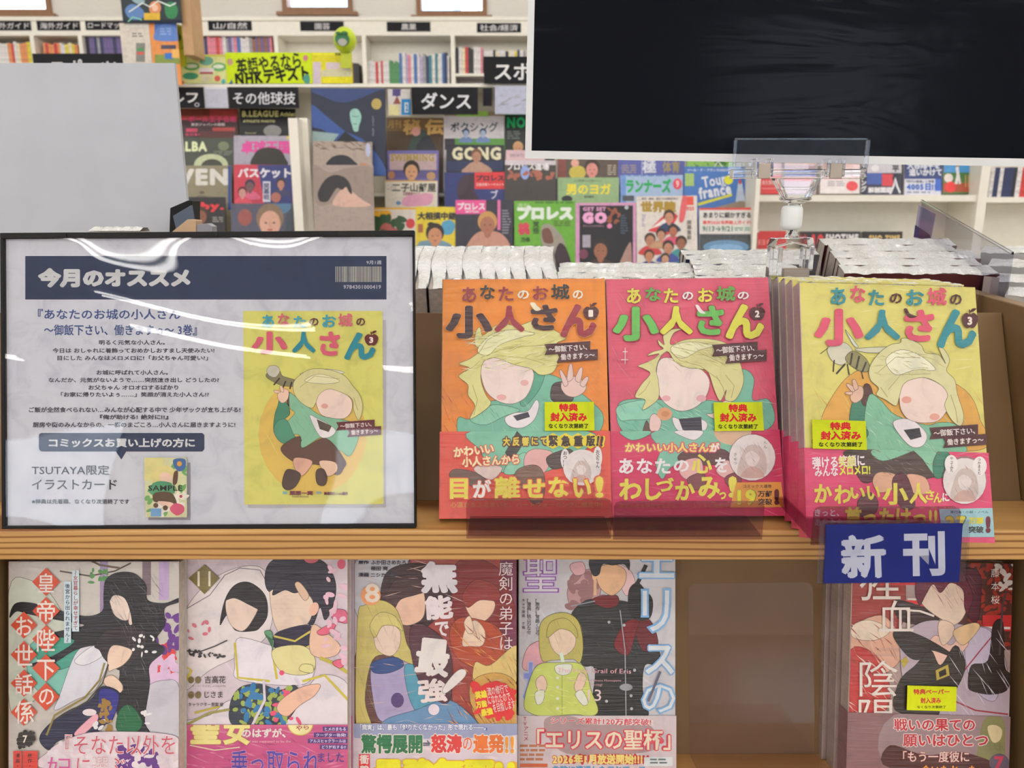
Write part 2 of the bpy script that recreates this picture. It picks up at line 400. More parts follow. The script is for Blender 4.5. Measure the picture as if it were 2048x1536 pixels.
for (u0, u1, v) in ((-70, 106, 30), (567, 706, 26), (834, 974, 33)):
    a, b = at(u0, v, yF), at(u1, v, yF); wins.append((a.x, a.z, b.x, a.z + .62))
wall_with_openings('wall_front', yF, yF + .12, wins)
for i, q in enumerate(wins): window(i + 1, *q, yF + .02)
bw = [(-8.3, CH + .15, -6.1, CH + 1.9), (-2.9, CH + .35, -1.35, CH + 1.75), (3.2, CH - .4, 6.0, CH + 1.2), (-4.5, CH - 1.3, -3.2, CH - .35), (-1.35, CH - 1.05, -.55, CH - .2)]
wall_with_openings('wall_back', YB - .12, YB, bw)
for i, q in enumerate(bw): window(i + 4, *q, YB - .08, wood=False)
nb = thing('neighbour_building', 'pale blue building across the street seen through the shop windows', 'building', T(-6, 14, 0))
MB().box(0, 0, 0, 5, 3, 5.2).build('wall', plain('blue_render', (.45, .62, .85), .8), nb); MB().box(5.4, .4, 0, 9, 3, 5.35).build('wing', plain('white_render', (.8, .85, .92), .8), nb)
M['housing'] = plain('white_enamel', 'f4f4f2', .5)
for i, y in enumerate(TUBE_ROWS):
    t = thing('ceiling_light', 'long double fluorescent ceiling light, row %s of the shop' % ('one two three four five six seven eight nine'.split()[i]), 'ceiling light', T(0, y, CEIL), 'fluorescent rows on the ceiling')
    for k in range(5):
        x = -7.1 + 3.4 * k + .5 * (i % 3)
        MB().box(x - 1.25, -.14, .035, x + 1.25, .14, .079).build('housing', 'housing', t)
        for s in (-1, 1): MB().cyl((x - 1.2, s * .075, .014), (x + 1.2, s * .075, .014), .017, 8).build('tube', 'tube', t)

# ---------------------------------------------------------------- far bookcases along the wall
YC = 7.4; YK = YC + .30
bc = thing('wall_bookcase', 'long cream bookcase along the far wall with black category signs', 'bookcase', T(0, 0, 0))
def pb(name, u0, v0, u1, v1, Y0, Y1, mat='cream', parent=bc, v3=None):
    vr = v0 if v1 - v0 < 60 else (120 if Y0 > 5 else 60 if v1 < 200 else 400)
    a, b = at(u0, vr, Y0), at(u1, vr, Y0); return MB().box(min(a.x, b.x), Y0, at(u0, v1, Y0).z, max(a.x, b.x), Y1, at(u0, v0, Y0).z).build(name, mat, parent)
pb('top_board', -160, 33, 1500, 41, YC - .02, YK)
pb('header_panel', -160, 41, 1500, 65, YC, YC + .02)
pb('back_panel', -160, 41, 1500, 560, YK - .01, YK)
pb('shelf', -160, 65, 1500, 71, YC, YK - .012)
POS = [-80, -27, 69, 165, 251, 380, 554, 729, 906, 1083, 1260, 1437]
for u in POS: pb('upright', u - 4, 71, u + 4, 600, YC + .002, YK - .012)
SH = [(-160, 251, 126), (251, 554, 112), (554, 729, 168), (729, 906, 168), (906, 1083, 147), (1083, 1500, 168), (-160, 1500, 240), (-160, 1500, 330), (-160, 1500, 430)]
for (a, b, v) in SH: pb('shelf', a, v, b, v + 5, YC + .01, YK - .012)
for s, u0, u1, v0 in (('海外ガイド', -23, 63, 42), ('海外ガイド', 75, 161, 42), ('ロードマップ', 172, 256, 41), ('山/自然', 417, 504, 42), ('園芸', 601, 688, 43), ('農業', 774, 861, 44), ('社会/経済', 954, 1042, 46)):
    A, wdt = place((u0, v0 + 19), (u1, v0 + 19), Vector((0, YC - .004, 0)), 0); hgt = 19 / FPX * YC / math.cos(PITCH) * 1.0
    hgt = at(u0, v0, YC - .004).z - at(u0, v0 + 19, YC - .004).z
    p = Print(A, (0, 0, wdt, hgt), 1.2, 3e-4); p.box3(0, 0, 0, wdt, .003, hgt, '1c1b20')
    k = len(s); um = (u0 + u1) / 2; hw = 28 if k <= 2 else min(38, 8.5 * k)
    if s == '園芸' or s == '農業': hw = 15
    p.draw([('t', s, um - hw, v0 + 3, um + hw, v0 + 16, 'd9d5d6', .01)])
    o = p.build('category_sign', 'paper', bc); o.matrix_world = A
UC = bpy.data.meshes.new('book_spine_block'); _m = MB().box(0, 0, 0, 1, 1, 1); UC.from_pydata(_m.v, [], _m.f); UC.materials.append(M['objcol'])
CN = {'white': 'ddd8d6', 'cream': 'e5d9b5', 'red': 'c23a35', 'pink': 'd87f90', 'orange': 'd98a55', 'yellow': 'd8c83c', 'green': '4f8a56', 'teal': '2f7d86', 'blue': '3d6aa8', 'navy': '2a3358', 'purple': '6a5a8c', 'black': '26242a', 'grey': '9a989c', 'lilac': 'b4a4c4', 'brown': '8a5a44'}
ONES = 'zeroth first second third fourth fifth sixth seventh eighth ninth tenth eleventh twelfth thirteenth fourteenth fifteenth sixteenth seventeenth eighteenth nineteenth'.split()
def nth(n): return ONES[n] if n < 20 else {2: 'twentieth', 3: 'thirtieth', 4: 'fortieth'}[n // 10] if n % 10 == 0 else {2: 'twenty-', 3: 'thirty-', 4: 'forty-'}[n // 10] + ONES[n % 10]
ROWN = {}
def row(where, group, u0, u1, vb, vt, cols, w, Y=YC + .05, seed=1, dep=.16, jit=5, name='book'):
    rr = random.Random(seed); u = u0; i = 0
    while u < u1 - w * .6:
        c = cols[i % len(cols)] if isinstance(cols, list) else rr.choice(cols.split()); ww = w * rr.uniform(.75, 1.3); ww = min(ww, u1 - u)
        a, b = at(u, vb, Y), at(u + ww - .25, vb, Y); top = at(u, vt + rr.uniform(0, jit), Y).z
        o = link(bpy.data.objects.new(name, UC)); o.location = (a.x, Y, a.z); o.scale = (b.x - a.x, dep, top - a.z); o.color = (*hx(CN[c], 1.2), 1)
        ROWN[where] = ROWN.get(where, 0) + 1; tag(o, '%s-spined book, %s from the left among the shelved books %s' % (c, nth(ROWN[where]), where), 'book', group); u += ww; i += 1
row('at the far left edge', 'books on the far left shelf', -20, 66, 126, 83, 'white red yellow white cream red orange white', 6.2, seed=3)
row('under the second travel sign', 'books under the second travel sign', 90, 162, 126, 85, ['orange', 'red', 'orange', 'orange', 'red', 'orange', 'white', 'white', 'yellow', 'cream', 'yellow'], 5.6, seed=4)
row('under the road map sign', 'books under the road map sign', 171, 249, 126, 69, 'navy purple navy grey purple black', 5.5, seed=5, jit=3)
row('under the mountain sign', 'books under the mountain sign', 384, 548, 112, 70, ['green', 'red', 'teal', 'green', 'purple', 'navy', 'pink', 'pink', 'pink', 'red', 'pink', 'white', 'grey', 'purple', 'lilac', 'pink', 'blue', 'white', 'white', 'white', 'grey', 'brown', 'purple', 'brown', 'purple', 'brown', 'purple', 'pink', 'white'], 5.6, seed=6, jit=8)
row('under the gardening sign', 'books under the gardening sign', 694, 722, 168, 124, ['white', 'red', 'black', 'black'], 6.5, seed=7)
row('under the farming sign', 'books under the farming sign', 735, 800, 168, 120, 'white green cream white teal yellow red white', 5.2, seed=8, jit=8)
row('under the farming sign', 'books under the farming sign', 800, 902, 168, 104, 'white grey white teal white pink white blue lilac white white navy yellow', 5.2, seed=9, jit=9)
row('under the economics sign', 'books under the economics sign', 912, 966, 147, 93, ['black', 'white', 'cream', 'red', 'black', 'black', 'white', 'white', 'pink', 'white'], 5.6, seed=10)
row('under the economics sign', 'books under the economics sign', 968, 1080, 147, 98, 'white cream black white grey yellow yellow white navy', 6, seed=11)
row('below the economics sign', 'books on the lower economics shelf', 910, 1080, 240, 165, 'white red navy lilac grey', 6, seed=12)

# ---------------------------------------------------------------- magazine rack (middle distance)
YR = 3.14
rack = thing('magazine_rack', 'cream magazine rack with stepped tiers of sports magazines', 'magazine rack', T(0, 0, 0))
def rb(name, u0, v0, u1, v1, Y0, Y1, mat='cream', parent=rack): return pb(name, u0, v0, u1, v1, Y0, Y1, mat, parent)
rb('top_board', -60, 167, 1508, 174, 2.98, 3.2)
rb('back_panel', -60, 174, 1508, 900, YR, YR + .02, plain('greyish_cream_steel', 'd9d2c0', .6, var=.03))
rb('upright', 586, 236, 604, 900, 2.60, YR); rb('upright', 607, 236, 624, 900, 2.66, YR)
rb('upright', 1510, 190, 1519, 900, 2.72, YR)
zf = .02
TY = {0: 2.93, 1: 3.06, 2: 2.96, 3: 2.86, 4: 2.76, 5: 2.68}
for k in (1, 2, 3, 4):
    z = {1: at(700, 222, TY[1]).z, 2: at(700, 290, TY[2]).z, 3: at(700, 350, TY[3]).z, 4: at(700, 408, TY[4]).z}[k] - .302
    for (a, b) in ((-60, 586), (625, 1508)):
        p, q = at(a, 400, TY[k]), at(b, 400, TY[k]); MB().box(p.x, TY[k] - .085, z - .012, q.x, YR - .001 if k > 1 else YR - .001, z - .001).build('tier_shelf', 'cream', rack)
p, q = at(-60, 400, 2.7), at(1519, 400, 2.7); MB().box(p.x, 2.62, .0, q.x, YR, .10).build('plinth', 'cream', rack)
M['magpg'] = M['pages']
def mag(name, label, x0, y0, x1, y1, tier, bg, items, cat='magazine', lean=11, asp=1.3, group='magazines on the rack', t=.008, gain=1.2, h=None, mat='mag', Y=None):
    Y = Y or TY[tier]; P = at(x0, min(y0, y1), Y); N = lean_n(lean)
    a, b = hit(x0, y0, P, N), hit(x1, y1, P, N); X = (b - a).normalized(); w = (b - a).length; h = h or w * asp; U = N.cross(X)
    Mx = frame(a - U * h, X, N); o = thing(name, label, cat, Mx, group)
    pr = Print(Mx, (0, 0, w, h), gain, 6e-5); pr.box3(0, 0, 0, w, .0008, h, bg); pr.box3(0, t - .0008, 0, w, t, h, bg); pr.box3(-.0008, 0, 0, 0, t, h, bg); pr.draw(items)
    pr.build('cover', mat, o); MB().box(.0005, .0009, .002, w - .002, t - .0009, h - .002).build('page_block', 'magpg', o)
    return o
G = 'sports magazines standing in the rack'
def mg(label, x0, y0, x1, y1, tier, bg, items, **k): return mag(k.pop('name', 'magazine'), label, x0, y0, x1, y1, tier, bg, items, group=G, **k)
mg('dark red volleyball magazine with pink title at the left edge of the top tier', 352, 217, 475, 218, 1, '3a2224', [('r', 352, 217, 475, 240, 'a8433c'), ('r', 352, 217, 420, 232, '7a3a2e'), ('t', 'バレーボール王子名鑑', 335, 232, 473, 244, 'e2457c', .02), ('t', '東京ジャパンの挑戦', 382, 246, 450, 252, 'd8c8c8', .02), ('r', 372, 257, 395, 264, 'c23a5c'), ('t', '全日本の軌跡', 370, 266, 422, 272, 'd8406a', .02), ('r', 425, 255, 470, 262, 'b0403c'), ('r', 400, 262, 470, 290, '5a2a2a')])
mg('black magazine with yellow league title beside the volleyball magazine', 480, 217, 590, 218, 1, '17161a', [('t', 'B.LEAGUE', 484, 221, 557, 234, 'ddd48a', .05), ('t', 'Athlete', 560, 224, 596, 233, 'e0d890', .02), ('t', 'ATHLETE PHOTO', 486, 240, 550, 245, 'e2dc9c', .02), ('e', 545, 262, 18, 12, '8c8886'), ('t', 'Special', 490, 264, 512, 269, 'b8b08a')])
mg('dark gold martial arts magazine under the dance sign', 773, 235, 888, 236, 1, '4a3826', [('r', 773, 235, 888, 262, '6a5030'), ('t', '月刊', 776, 240, 802, 256, 'a98a4c', .02), ('t', '秘', 806, 238, 842, 270, 'b08c50', .04), ('t', '伝', 850, 238, 888, 270, 'c09a5c', .05), ('b', '815,300 822,280 835,262 850,262 865,290 872,310 815,312', '3a4a44'), ('e', 832, 263, 9, 9, 'c98f86'), ('b', '832,300 845,275 860,275 872,300 870,312', '2e3038')])
mg('boxing magazine with white title band and two fighters', 888, 222, 1010, 223, 1, 'cfc9cc', [('r', 888, 222, 1010, 232, '8a7a5a'), ('r', 914, 222, 976, 233, '86b83c'), ('t', 'ボクシング', 901, 244, 996, 264, '3a4048', .02), ('r', 889, 277, 1010, 300, '57903c'), ('r', 889, 277, 910, 300, '3a3440'), ('h', 932, 266, 7, '2a3a58', 'a8b4cc', '6f86b4'), ('h', 966, 266, 7, '2a3a58', 'a8b4cc', '6f86b4')])
mg('black and green wrestling magazine beside the big black sign', 1009, 222, 1110, 223, 1, '1d2420', [('r', 1009, 222, 1110, 230, '1f7a50'), ('t', 'NOAH', 1014, 234, 1085, 256, '149a58', .05), ('lines', 1014, 262, 1042, 280, 4, '6a706c', 3), ('h', 1036, 296, 10, 'c49a6a', 'c4906a', '3a3030')])
mg('pale pink magazine peeping out beside the big black sign', 1012, 300, 1090, 301, 2, 'd0b0b4', [('t', 'SPORTS', 1020, 308, 1048, 314, '8a7078', .02)])
mg('green golf magazine with pale title at the left of the second tier', 358, 275, 470, 276, 2, '3b4138', [('t', 'ALBA', 352, 283, 414, 303, 'd3dcae', .05), ('e', 447, 292, 11, 9, '6a7258'), ('lines', 428, 302, 465, 312, 3, '70786a', 2), ('e', 422, 330, 34, 22, 'b8c09a'), ('e', 424, 334, 22, 16, '3a3a30')])
mg('grey table tennis magazine with pink title and dark haired head', 468, 271, 585, 272, 2, 'a09aa8', [('t', '卓球王国', 482, 281, 580, 308, 'cf4a94', .05), ('r', 574, 272, 585, 278, 'c8b83a'), ('b', '505,332 508,310 520,298 540,295 560,300 570,315 572,332', '2a2622')])
mg('swimming magazine with a smiling athlete and violet border', 775, 301, 877, 301, 2, '6a63a0', [('r', 779, 308, 873, 345, 'bca4a6'), ('t', 'SWIMMING', 781, 307, 868, 323, 'a8914c', .04), ('r', 777, 340, 877, 356, '5c5484'), ('h', 823, 342, 16, '2e2420', 'cf9e76', '7a5a52'), ('e', 783, 350, 7, 8, 'a87858'), ('e', 862, 352, 9, 8, 'b89068')])
mg('black fight magazine with cream title and long haired fighter', 893, 289, 1008, 290, 2, '221f2a', [('t', 'GONG', 904, 294, 1002, 320, 'd8d2b0', .05), ('r', 893, 322, 1008, 342, '232c50'), ('b', '925,345 935,332 950,328 972,330 982,345', 'b08a76'), ('h', 953, 312, 11, '6a4632', 'a87a62', 'b08a76')])
mg('wrestling school magazine with white lettering below the pale pink one', 1010, 320, 1112, 321, 3, '3c3634', [('r', 1010, 318, 1112, 330, 'c8bcc4'), ('t', 'プロレス道場', 1014, 325, 1098, 341, 'e6e2e4', .03, 0, '3a3030'), ('e', 1050, 345, 9, 14, '8a9cd0'), ('pet', 1016, 344, 1106, 356, 24, 6, '9a5a48', 3)])
mg('women\'s magazine with a smiling long haired woman in yellow', 1116, 318, 1237, 319, 2, '54483f', [('r', 1116, 318, 1132, 356, '7a4038'), ('e', 1155, 345, 17, 14, 'c2b04a'), ('e', 1150, 326, 8, 8, 'd8a090'), ('h', 1184, 338, 15, '3a2a24', 'd08a80', '4a3a34'), ('lines', 1215, 330, 1232, 352, 5, 'b0a494', 8)])
mg('blue sports book with white and gold characters below the big black sign', 1237, 315, 1370, 316, 2, '545a9c', [('v', '極', 1299, 318, 348, 28, 'dfe0ea', .04), ('t', '体育', 1325, 322, 1360, 346, '9a8a58', .03), ('lines', 1243, 330, 1272, 348, 4, '9a8a78', 5), ('r', 1283, 318, 1285, 350, 'a4a8d0')])
mg('green grass magazine behind the cycling race guide', 1374, 318, 1470, 319, 2, '4a7a38', [('pet', 1376, 318, 1468, 336, 40, 8, '8ab85a', 4), ('s', '1428,336 1436,322 1446,336', 3, 'd8dcd0')])
mg('beige golf magazine with large white capitals at the left', 355, 331, 462, 331, 3, '807860', [('t', 'SEVEN', 300, 337, 456, 371, 'cfcbc4', .06), ('r', 456, 332, 462, 420, '2a4080'), ('e', 404, 385, 5, 3, '5a4a3a'), ('e', 404, 440, 36, 50, '6a6250')])
mg('red and navy basketball magazine with white title', 468, 329, 585, 330, 3, 'b63448', [('p', '515,330 585,330 585,412 530,412', '2c3470'), ('t', 'バスケット', 476, 336, 582, 356, 'e8e4ea', .05), ('h', 500, 372, 10, '2e2440', '6a4a50', 'c85a7a'), ('h', 562, 368, 9, '2a2430', 'b07a68', '3a3c60'), ('h', 485, 385, 9, '5a1a2a', 'c08a80', 'd04a5a'), ('r', 526, 363, 541, 404, 'd0d0dc'), ('v', '開幕戦', 533, 366, 400, 12, '3a3c66', .03), ('e', 552, 395, 10, 10, 'a8685a')])
mg('cream sumo stable picture book with brush title', 771, 360, 875, 361, 3, 'd8cfbf', [('r', 771, 358, 877, 363, 'c89a4c'), ('t', '二子山部屋', 784, 366, 872, 384, '2e2c2c', .03), ('t', '二子山', 774, 368, 792, 380, '9a9490'), ('t', '公認観戦ガイド', 806, 384, 840, 391, '8a3050', .03), ('b', '805,400 815,392 860,386 866,398 855,410 808,412', 'd89ab4'), ('e', 797, 406, 5, 4, '5a80a8')])
mg('navy wrestling magazine with red title block and diving wrestler', 889, 345, 1014, 344, 3, '26306a', [('b', '920,400 915,372 925,358 940,348 950,352 948,380 958,402', '33202c'), ('r', 949, 344, 1013, 378, 'c93034'), ('t', 'プロレス', 952, 350, 1008, 362, '2a2030', .06), ('t', '王者決定トーナメント', 952, 366, 1008, 372, 'e8d0d0', .02), ('e', 926, 370, 10, 22, '3a2836', 20), ('t', 'ブ', 982, 380, 996, 398, 'd8d4e8', .02)])
mg('black running magazine with a white shoe', 1016, 356, 1117, 357, 3, '201e24', [('t', '最新ランニングの科学を探る', 1028, 361, 1104, 367, 'd0ccd0', .02), ('t', '特集シューズ選び方', 1040, 368, 1094, 373, 'c8c4c8', .02), ('b', '1018,396 1034,388 1046,380 1060,380 1070,390 1066,398 1030,400', 'b8b0b0'), ('e', 1080, 390, 11, 13, '7a4038')])
mg('pale green yoga book with yellow title', 1116, 355, 1238, 355, 3, '8aa678', [('t', '男のヨガ', 1132, 367, 1222, 390, 'e2d23c', .04), ('t', '心と体を整えるヨガのメソッド', 1148, 359, 1204, 364, '3a4038', .02), ('t', '吉田昌生', 1168, 391, 1188, 396, '3a4038', .04), ('e', 1134, 398, 11, 7, '26282c')])
mg('running magazine with green title and red round badge', 1242, 350, 1366, 350, 3, '9fb4d2', [('r', 1242, 350, 1252, 420, '6a90c8'), ('t', 'ランナーズ', 1252, 357, 1342, 386, '1f9a52', .06), ('e', 1355, 368, 9, 11, 'cf4858'), ('t', '9', 1352, 361, 1358, 375, 'f0d8d8', .03), ('r', 1245, 391, 1268, 402, '4a4a50'), ('lines', 1254, 350, 1340, 355, 1, '5a80b8', 3)])
mg('blue cycling race guide with white script title', 1369, 333, 1500, 334, 3, '3f6cae', [('t', 'ツール・ド・フランス2025公式プログラム', 1374, 337, 1498, 343, 'dfe2ea', .03), ('t', 'Tour', 1404, 350, 1452, 372, 'e6e8ee', .03, -10), ('t', 'france', 1397, 370, 1462, 394, 'e6e8ee', .05, -10), ('t', 'de', 1442, 366, 1452, 373, 'e6e8ee', .03), ('e', 1457, 360, 9, 9, 'd6d62c'), ('p', '1396,406 1464,387 1464,392 1396,412', 'd0cc3a'), ('r', 1370, 347, 1388, 372, '9ab86a'), ('p', '1470,412 1476,366 1484,366 1492,412', 'b8c4d4'), ('e', 1480, 364, 3, 5, 'b84a4a'), ('p', '1430,415 1480,402 1502,404 1502,440 1430,440', '8a7a6a')])
mg('black rugby magazine with red title and dark portrait', 355, 394, 450, 394, 4, '1f1c1f', [('t', 'Rugby.', 340, 404, 448, 424, 'c82a34', .06), ('h', 402, 432, 14, '3a201a', '7a4a38', '2a1a1a'), ('lines', 425, 434, 446, 446, 3, '8a8480', 3)])
mg('magazine with a light brown haired young man on a blurred court', 462, 407, 586, 407, 4, '4a4a5c', [('e', 490, 435, 14, 17, '8a4a44'), ('e', 560, 412, 22, 16, '4c7090'), ('b', '570,470 573,430 590,420 590,500 560,500', '3a4450'), ('h', 540, 443, 27, '7a6450', 'c99a86', '54505c')])
mg('light purple magazine with script title below the portrait prints', 612, 417, 722, 417, 4, 'a89aa4', [('t', 'Cutie', 616, 425, 672, 442, '9a4a5c', .0, -4), ('e', 688, 433, 6, 6, 'c0405a'), ('r', 696, 420, 720, 426, 'b8a850'), ('h', 648, 458, 15, '3a2222', 'c89888', '8a7a84'), ('e', 694, 455, 14, 3, 'b07a70', 12)])
mg('white magazine with yellow title blocks and dark green leaves', 722, 415, 832, 415, 4, 'd2c8be', [('r', 722, 412, 832, 419, 'd0a02c'), ('t', '最強', 736, 420, 784, 440, 'dba41e', .12), ('pet', 748, 436, 806, 462, 40, 10, '2c4a2c', 7), ('pet', 724, 420, 735, 460, 12, 6, '3a6a6a', 8), ('e', 821, 447, 9, 10, 'c03a3c'), ('pet', 765, 448, 795, 462, 8, 8, 'a85a54', 9)])
mg('yellow sumo magazine with bold black title and wrestler', 832, 413, 926, 414, 4, 'd2bc30', [('t', '大相撲中継', 835, 424, 912, 440, '262426', .06), ('b', '886,464 884,446 900,440 910,450 905,466 892,470', '4a90b0'), ('r', 836, 448, 846, 465, '9a5a3a'), ('b', '835,490 845,482 880,480 905,492 905,510 832,510', '6a8a9a'), ('h', 870, 470, 18, '2a2220', 'b8805e', '6a8a9a'), ('e', 862, 449, 7, 5, '2a2220')])
mg('dark wrestling magazine with pink title block and blond wrestler', 911, 400, 1026, 400, 4, '2c2c38', [('r', 911, 399, 972, 428, 'd4508c'), ('t', 'プロレス', 915, 405, 970, 420, 'f0e8ee', .05), ('t', '専門誌', 930, 421, 958, 426, 'e8d0dc', .02), ('r', 995, 400, 1001, 460, 'cf6a9c'), ('lines', 1004, 420, 1022, 470, 9, '7a7a84', 12), ('b', '930,500 945,474 965,462 1000,466 1020,490 1022,520 930,520', 'b48474'), ('h', 975, 448, 19, 'b88a50', '9a6450', 'b48474')], lean=11)
mg('green weekly wrestling magazine with white title', 1029, 402, 1151, 402, 4, '5d9a2c', [('t', '週刊', 1034, 407, 1058, 416, 'a8c48c', .02), ('t', 'プロレス', 1034, 411, 1146, 440, 'e2ece0', .09), ('lines', 1070, 404, 1146, 409, 1, '2a5a1a', 2), ('t', '桃', 1036, 445, 1060, 470, 'c03a50', .06), ('v', '覚悟', 1072, 442, 468, 13, '2a4a1a', .03), ('t', '力也', 1042, 474, 1060, 484, '26401a', .05), ('lines', 1108, 442, 1140, 454, 3, '4a5a20', 4), ('b', '1082,480 1084,452 1098,448 1112,458 1128,480 1130,505 1106,510 1090,500', '8a8478'), ('b', '1088,484 1084,462 1096,456 1104,468 1106,486', '6a4438'), ('b', '1110,505 1120,486 1134,500 1142,540 1106,540', '33222c')], lean=11)
mg('pink bordered black magazine with large pink capitals', 1151, 406, 1272, 405, 4, 'c890b4', [('r', 1159, 411, 1266, 600, '17161d'), ('t', 'GET SET', 1166, 414, 1212, 422, 'd898c0', .04), ('t', 'GO', 1165, 424, 1214, 447, 'e0a0c8', .10), ('t', 'オフィシャルマガジン', 1166, 450, 1208, 454, 'b08098', .02), ('e', 1219, 452, 5, 5, 'd07aa0'), ('pet', 1217, 418, 1238, 445, 16, 5, '8a4a34', 3), ('r', 1165, 470, 1181, 495, '9a94a0'), ('e', 1167, 508, 9, 10, '6a3448'), ('lines', 1241, 430, 1256, 470, 8, '3a4a5c', 3), ('h', 1201, 500, 17, '241c1e', '8a5a44', '3a2a2c'), ('b', '1240,530 1246,510 1256,490 1262,488 1262,540', '9a7a70'), ('e', 1253, 415, 4, 4, 'a8b0b0')], lean=11)
mg('white athletics preview magazine with gold title and crowd of athletes', 1273, 393, 1394, 391, 4, 'd5cdc6', [('t', '世界陸', 1281, 402, 1352, 425, '9a7c24', .07), ('t', '東京・横浜・国立での感動を再び', 1283, 395, 1356, 400, '3a3436', .02), ('v', 'WORLD', 1288, 428, 452, 8, '7a70a8'), ('r', 1368, 393, 1387, 410, 'cf4a3c'), ('t', '2025', 1368, 413, 1388, 421, 'd05a4c', .05), ('p', '1296,462 1340,418 1356,432 1336,470', 'c2383c'), ('p', '1300,458 1338,430 1330,448', 'e2dcd8'), ('b', '1358,440 1366,390 1374,400 1368,440', 'cc5a5e'), ('h', 1338, 434, 11, '3a2a22', 'b8806a', '2a3a5c'), ('h', 1300, 480, 11, '3a2a22', 'a8745a', 'b8383c'), ('h', 1322, 470, 10, '2a2220', 'b08068', 'b08a6a'), ('h', 1346, 462, 10, '2a2220', 'a0604a', 'c04a68'), ('h', 1362, 486, 11, '3a2018', '8a5a44', '3a8a8c'), ('h', 1336, 495, 11, '2a2220', 'b07a60', '3c4a8c'), ('h', 1298, 512, 10, '4a3020', 'b07a5a', '2a3c80'), ('h', 1366, 512, 9, '4a3020', '9a6a50', '3a9098'), ('h', 1330, 518, 9, '3a2a20', 'b88a70', '8a3a44'), ('v', '開幕直前', 1378, 440, 480, 9, '5a5450', .02)], lean=11)
mg('white athletics guide with black, red and green lines of text', 1399, 416, 1508, 415, 4, 'd4d0cc', [('r', 1399, 415, 1508, 420, 'c4443c'), ('t', 'あまりに細かすぎる', 1406, 424, 1502, 436, '26242a', .04), ('t', '東京2025世界陸上ガイド!', 1405, 441, 1502, 449, 'c83a34', .04), ('t', '9/13→9/21', 1405, 452, 1465, 463, '1f6a4c', .03), ('lines', 1469, 455, 1500, 463, 2, '3a8a6a', 2), ('r', 1398, 468, 1508, 520, '43474c'), ('e', 1452, 494, 46, 14, '5f86a8'), ('e', 1452, 496, 34, 8, '7aa0c4'), ('lines', 1404, 472, 1502, 478, 2, '2c3034', 4)], lean=11)
# larger picture books shown face out in the middle bay
BOOKG = 'photo books shown face out in the middle bay'
def pbk(label, *a, **k): return mag('photo_book', label, *a, cat='book', group=BOOKG, **k)
pbk('large dark blue photo book with a small pale green statue head', 622, 176, 770, 177, 0, '1b2236', [('b', '622,210 650,230 690,262 730,282 768,330 768,360 720,350 690,300 650,262 622,250', '2c4a88'), ('b', '640,190 690,205 760,180 770,176 622,176', '2a3c6a'), ('p', '624,262 678,268 660,292 624,292', '8aa0a0'), ('p', '664,292 690,262 720,285 716,300', '14161e'), ('b', '700,225 706,218 716,219 722,230 722,240 718,252 716,262 708,262 704,250 701,240', '8cb8ac'), ('s', '704,232 712,234 718,232', 1.5, '4a6a64'), ('s', '706,248 714,248', 1.5, '4a6a64'), ('e', 753, 208, 10, 11, 'a8924e'), ('v', 'PHOTO BOOK', 747, 232, 272, 5, '9aa0b0'), ('r', 606, 176, 622, 205, '20202a')], Y=2.70, lean=6, asp=1.15)
pbk('photo book with the top of a dark haired head and branches', 626, 282, 744, 284, 2, 'a39388', [('scr', 630, 284, 740, 300, 26, 26, 1.4, '5a4a42', 5, 15), ('b', '655,331 662,316 678,310 695,312 708,322 712,331', '20222a'), ('e', 736, 300, 5, 14, 'b0b4d0'), ('e', 730, 333, 12, 6, 'b87a50', 15)], Y=2.66, lean=6)
pbk('photo book with a dark haired head bent downward', 626, 330, 746, 330, 3, '9a8a82', [('b', '626,330 660,345 700,335 746,338 746,412 690,400 640,412 626,380', '8a7a72'), ('b', '672,392 690,374 705,384 725,400 740,412 670,412', 'c8a494'), ('b', '638,400 636,384 650,360 668,350 688,354 700,368 704,388 698,384 692,374 684,380 674,376 664,390 656,402 646,404', '2a2628')], Y=2.60, lean=6)
# ---- signs and things on the rack
def card(name, label, cat, x0, y0, x1, y1, Y, bg, items, gain=1.25, mat='paper', group=None, th=.004, parent=None, lean=0, roll=0):
    Mx, w = place((x0, y1), (x1, y1), at(x0, y1, Y), lean, roll); h = wpx(Mx, x0, y0)[1]
    p = Print(Mx, (0, 0, w, h), gain, 8e-5); p.box3(0, 0, 0, w, th, h, bg); p.draw(items)
    o = p.build(name, mat, None); o.matrix_world = Mx
    if parent: o.parent = parent
    else: tag(o, label, cat, group)
    return o
SG = 'category cards in clear holders on the rack edge'
card('category_card', 'black category card with a single white kana at the left rack edge', 'sign', 300, 174, 409, 216, 2.97, '1d1c20', [('t', 'ゴルフ', 312, 182, 396, 206, 'd8d8dc', .03), ('t', '。', 389, 205, 399, 214, 'c0c0c4')], group=SG)
card('blank_card', 'blank pale grey card between two black category cards', 'sign', 411, 174, 457, 216, 2.97, 'b3b4c2', [('r', 411, 174, 457, 178, 'd0d0d8')], group=SG)
card('category_card', 'black category card with white text for other ball games', 'sign', 459, 174, 598, 216, 2.97, '1c1b1f', [('t', 'その他球技', 466, 184, 591, 209, 'cdcfd4', .01)], group=SG)
card('category_card', 'black category card with white text for dance', 'sign', 824, 174, 956, 229, 2.90, '19191c', [('t', 'ダンス', 842, 185, 942, 219, 'd6d8dc', .02)], group=SG)
card('category_card', 'narrow black card right of the dance card', 'sign', 966, 176, 984, 212, 2.95, '1b1a1f', [], group=SG)
card('paper_sheet', 'whitish printed sheet hanging beside the big black sign', 'paper', 990, 172, 1064, 228, 2.93, 'aeb0c4', [('scr', 1000, 190, 1050, 212, 14, 20, 2, '94949c', 3, -30)])
